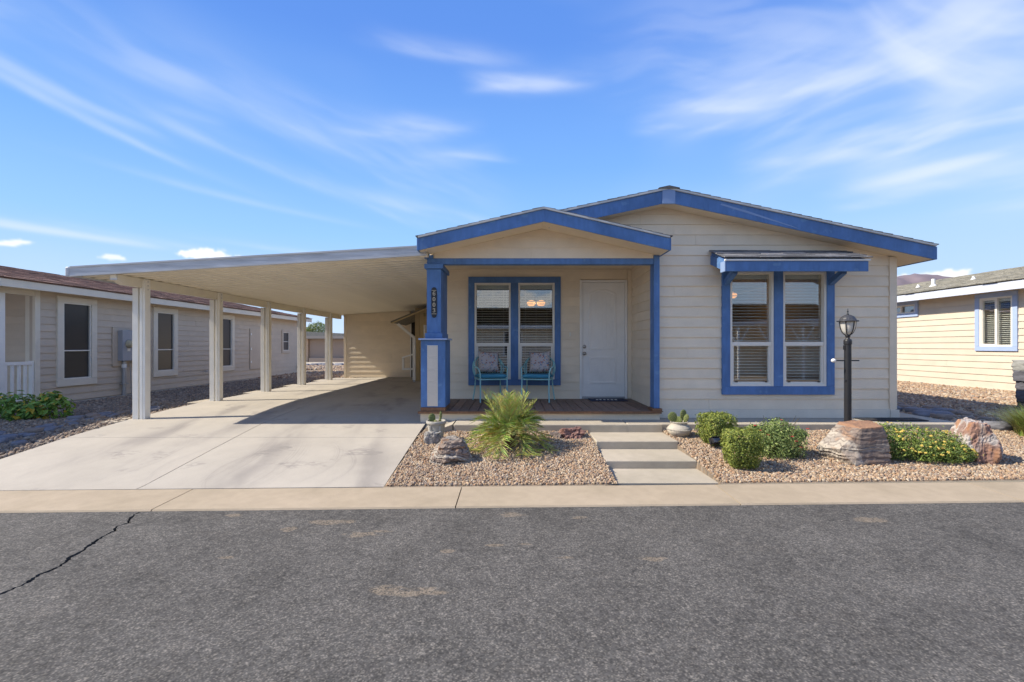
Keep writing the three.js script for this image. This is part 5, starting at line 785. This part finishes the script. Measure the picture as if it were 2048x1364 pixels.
{
  // bushy young palm
  const x = -.03, d = 5.98, t = thing('pygmy_palm', 'bushy young palm with arching feathery fronds in the gravel bed', 'palm', [x, groundY(x, d), -d]), r = rng(14);
  const tk = lathe([[.05, -.03], [.075, .02], [.07, .08], [.082, .1], [.07, .14], [.08, .17], [.06, .22], [.03, .27], [0, .28]], 14), tp = tk.attributes.position; for (let i = 0; i < tp.count; i++) { const k = 1 + .25 * (n3(tp.getX(i) * 30, tp.getY(i) * 30, tp.getZ(i) * 30) - .5); tp.setX(i, tp.getX(i) * k); tp.setZ(i, tp.getZ(i) * k); } tk.computeVertexNormals();
  mesh('trunk', tk, std([.13, .07, .035], .95), t, true);
  const heads = [[-.07, .2, .02], [.09, .2, -.03], [.02, .16, .05]], up = new THREE.Vector3(0, 1, 0);
  for (let k = 0; k < 60; k++) {
    const h = heads[k % 3], a = k * 2.4 + r() * .6, tall = k < 16, low = k >= 40, lift = tall ? 1.05 + r() * .4 : low ? .15 + r() * .4 : .55 + r() * .45, len = (tall ? .5 : .46) + r() * .14, droop = tall ? .12 + .2 * r() : low ? .75 + .3 * r() : .5 + .25 * r(), dir = new THREE.Vector3(Math.cos(a), 0, Math.sin(a)), P = [], C = [], N = 26;
    const at = (s) => new THREE.Vector3(h[0] + dir.x * Math.cos(lift) * s * len, Math.max(.02, h[1] + Math.sin(lift) * s * len - droop * s * s * len * .8), h[2] + dir.z * Math.cos(lift) * s * len);
    const base = low ? [.36, .4, .08] : tall ? [.34, .4, .1] : [.2, .3, .06], yel = [.55, .52, .12]; let prev = at(0);
    const push = (A, B, D, cc) => { P.push(...A.toArray(), ...B.toArray(), ...D.toArray()); for (let j = 0; j < 3; j++) C.push(...cc); };
    for (let s = 1; s <= N; s++) {
      const q = at(s / N), tan = q.clone().sub(prev).normalize(), side = new THREE.Vector3().crossVectors(tan, up).normalize(), nrm = new THREE.Vector3().crossVectors(side, tan).normalize(), w = .0042 * (1.15 - s / N), c = mixc(base, yel, r() * .6);
      for (const o of [side, nrm]) { const A = prev.clone().addScaledVector(o, -w), B = prev.clone().addScaledVector(o, w), D = q.clone().addScaledVector(o, w), E = q.clone().addScaledVector(o, -w); push(A, B, D, [.36, .37, .1]); push(A, D, E, [.36, .37, .1]); }
      if (s > 4) for (const g of [-1, 1]) { const ll = (.1 + .09 * Math.sin(Math.PI * s / N)) * (.75 + .5 * r()), ld = side.clone().multiplyScalar(g * (.75 + .3 * r())).addScaledVector(tan, .8 + .5 * r()).addScaledVector(nrm, .1 + .5 * r()).normalize(), tip = q.clone().addScaledVector(ld, ll); tip.y = Math.max(tip.y - ll * .2 * r(), .006); const mid = q.clone().addScaledVector(ld, ll * .4), e = new THREE.Vector3().crossVectors(ld, nrm).normalize().multiplyScalar(.0036 + .0016 * r()), cc = c.map((v) => v * (.75 + .5 * r())); push(q, mid.clone().add(e), tip, cc); push(q, tip, mid.clone().sub(e), cc); }
      prev = q;
    }
    const g = new THREE.BufferGeometry(); g.setAttribute('position', new THREE.Float32BufferAttribute(P, 3)); g.setAttribute('color', new THREE.Float32BufferAttribute(C, 3)); g.computeVertexNormals(); mesh('frond', g, leafMat, t, true);
  }
}
function blades(n, R, hgt, seed, pal, lean) { const r = rng(seed), P = [], C = []; for (let i = 0; i < n; i++) { const a = r() * 6.283, q = Math.sqrt(r()) * R * .5, b = [Math.cos(a) * q, 0, Math.sin(a) * q], l = hgt * (.6 + .5 * r()), o = a + (r() - .5), k = lean * (.3 + r()), c = pick(pal, r).map((v) => v * (.75 + .5 * r())), w = .005 + .003 * r(), sx = -Math.sin(o) * w, sz = Math.cos(o) * w; let p0 = b; for (let s = 1; s <= 4; s++) { const u = s / 4, p1 = [b[0] + Math.cos(o) * k * l * u * u, l * (u - .38 * k * u * u), b[2] + Math.sin(o) * k * l * u * u], w0 = 1 - (s - 1) / 4, w1 = 1 - u; P.push(p0[0] - sx * w0, p0[1], p0[2] - sz * w0, p0[0] + sx * w0, p0[1], p0[2] + sz * w0, p1[0] + sx * w1, p1[1], p1[2] + sz * w1, p0[0] - sx * w0, p0[1], p0[2] - sz * w0, p1[0] + sx * w1, p1[1], p1[2] + sz * w1, p1[0] - sx * w1, p1[1], p1[2] - sz * w1); for (let j = 0; j < 6; j++) C.push(...c); p0 = p1; } } const g = new THREE.BufferGeometry(); g.setAttribute('position', new THREE.Float32BufferAttribute(P, 3)); g.setAttribute('color', new THREE.Float32BufferAttribute(C, 3)); g.computeVertexNormals(); return g; }
{
  const t = thing('grass_clump', 'yellow-green ornamental grass clump before the stone pillar', 'grass', [7.05, groundY(7.05, 6.35), -6.35]); mesh('blades', blades(2200, .6, .5, 5, [[.24, .29, .05], [.32, .35, .06], [.17, .22, .04]], .85), leafMat, t, true);
  // broad-leaved shrub before the taupe house
  const s = thing('broadleaf_shrub', 'broad-leaved green shrub with yellowing leaves below the white railing', 'shrub', [-7.5, groundY(-7.5, 7.55), -7.55]);
  const lump = [[-.25, .24, 0, .26], [.12, .2, .05, .22], [.38, .2, 0, .2], [-.5, .2, 0, .22], [.25, .32, -.05, .14], [-.05, .14, .15, .2]];
  mesh('foliage', leafCloud(850, (r) => { const [a, b, c, q] = pick(lump, r), u = r() * 6.283, v = r() * 2 - 1, w = Math.sqrt(1 - v * v), k = q * (.5 + .6 * r()); return { p: [a + Math.cos(u) * w * k, Math.max(.03, b + v * k * .85), c + Math.sin(u) * w * k], d: [Math.cos(u) * w, v + .4, Math.sin(u) * w] }; }, [.07, .14], [[.16, .3, .04], [.22, .38, .06], [.1, .2, .03], [.18, .33, .04], [.2, .35, .05], [.16, .3, .04], [.17, .32, .05], [.6, .42, .04]], 21, .9), leafMat, s, true);
  const r = rng(9), st = []; for (let i = 0; i < 16; i++) st.push(rod([(r() - .5) * .5, -.02, (r() - .5) * .1], [(r() - .5) * 1.1, .15 + .25 * r(), (r() - .5) * .3], .008, .003, 5)); mesh('stems', merge(st), std([.12, .09, .05], .9), s, true);
}
// ================================================================== POTS WITH PRICKLY PEARS
function pear(t, list, at) { const m = std([.15, .19, .05], .65, { bumpMap: sized(fineT, .3), bumpScale: .003 }), sp = std([.5, .42, .2], .8); for (const [x, y, z, w, h, rx, ry, rz] of list) { const g = new THREE.SphereGeometry(1, 22, 16), p = g.attributes.position; for (let i = 0; i < p.count; i++) { const yy = p.getY(i); p.setXYZ(i, p.getX(i) * w * (1 - .2 * (1 - yy) * .5), yy * h, p.getZ(i) * .014); } g.translate(0, h, 0); g.computeVertexNormals(); const q = mesh('pad', g, m, t, true); q.position.set(x, y, z); q.rotation.set(rx, ry, rz); const dots = []; for (let a = -2; a <= 2; a++) for (let b = -2; b <= 2; b++) if (a * a + b * b < 6) for (const s of [1]) { const e = new THREE.IcosahedronGeometry(.0035, 0); e.translate(a * w * .36, h + b * h * .36, .0135 * Math.sqrt(Math.max(.05, 1 - (a * a + b * b) * .14))); dots.push(e); } mesh('spines', merge(dots), sp, q, true).userData.kind = 'stuff'; } }
{
  const stoneT = std([.5, .47, .41], .85, { bumpMap: sized(fineT, .25), bumpScale: .004, map: sized(paintT, .5) });
  const x = -.97, d = 6.2, t = thing('cactus_planter', 'carved stone planter with prickly pear pads by the driveway corner', 'planter', [x, groundY(x, d) - .02, -d]);
  mesh('pot', lathe([[0, 0], [.075, .0], [.082, .05], [.098, .14], [.107, .2], [.112, .25], [.124, .252], [.128, .262], [.128, .285], [.12, .292], [.108, .29], [.104, .26], [0, .25]], 40), stoneT, t, true);
  const fig = rockGeo([[0, 1, 0, .9], [0, -1, 0, .85], [0, 0, 1, .85]], [.085, .1, .08], .3, 12, (X, Y, Z, b, m, f) => { const k = .8 + 1.2 * m + f; return [.3 * k, .28 * k, .26 * k]; }, 20); const fm = mesh('carved_head', fig, rockMat, t, true); fm.position.set(-.035, .075, .075);
  const beak = tube([[-.07, .165, .1], [-.02, .15, .13], [.04, .152, .13], [.075, .165, .11]], .012, 16, 8); mesh('carved_wing', beak, stoneT, t, true); for (const q of [-.06, 0, .06]) mesh('carved_flute', box(q - .012, q + .012, .17, .238, .095, .106, .004), stoneT, t, true);
  mesh('soil', new THREE.CylinderGeometry(.104, .1, .02, 24).translate(0, .262, 0), std([.1, .075, .05], .95), t, true);
  pear(t, [[-.045, .265, .02, .052, .06, -.1, .5, .15], [.055, .3, 0, .026, .055, 0, 1.1, -.05], [.05, .262, 0, .02, .03, 0, .4, .1], [-.01, .262, .04, .03, .022, -.3, -.4, 0]]);
  const x2 = 2.235, d2 = 6.46, u = thing('cactus_planter', 'round pale pot with beaded rim and prickly pear beside the steps', 'planter', [x2, groundY(x2, d2) - .02, -d2]), cream = std([.55, .5, .42], .85, { bumpMap: sized(fineT, .25), bumpScale: .004, map: sized(paintT, .5) });
  mesh('pot', lathe([[0, 0], [.07, 0], [.1, .02], [.14, .06], [.158, .1], [.15, .135], [.12, .165], [.1, .18], [.104, .2], [.112, .21], [.1, .214], [.09, .2], [0, .19]], 44), cream, u, true);
  for (const [rr, y, n] of [[.109, .207, 34], [.157, .112, 44]]) { const bd = []; for (let k = 0; k < n; k++) { const g = new THREE.SphereGeometry(.0075, 7, 5); g.translate(Math.cos(k / n * 6.283) * rr, y, Math.sin(k / n * 6.283) * rr); bd.push(g); } mesh('beading', merge(bd), cream, u, true).userData.kind = 'stuff'; }
  mesh('soil', new THREE.CylinderGeometry(.088, .08, .02, 24).translate(0, .188, 0), std([.1, .075, .05], .95), u, true);
  pear(u, [[-.06, .215, .02, .07, .07, 0, .1, .55], [-.01, .17, -.01, .07, .055, -.2, -.3, 0], [.05, .235, -.01, .056, .068, 0, .35, -.12], [.06, .2, .03, .036, .06, -.1, -.4, -.35], [.0, .185, .05, .014, .045, -.1, 1.2, .05]]);
}
renderer.render(scene, camera);
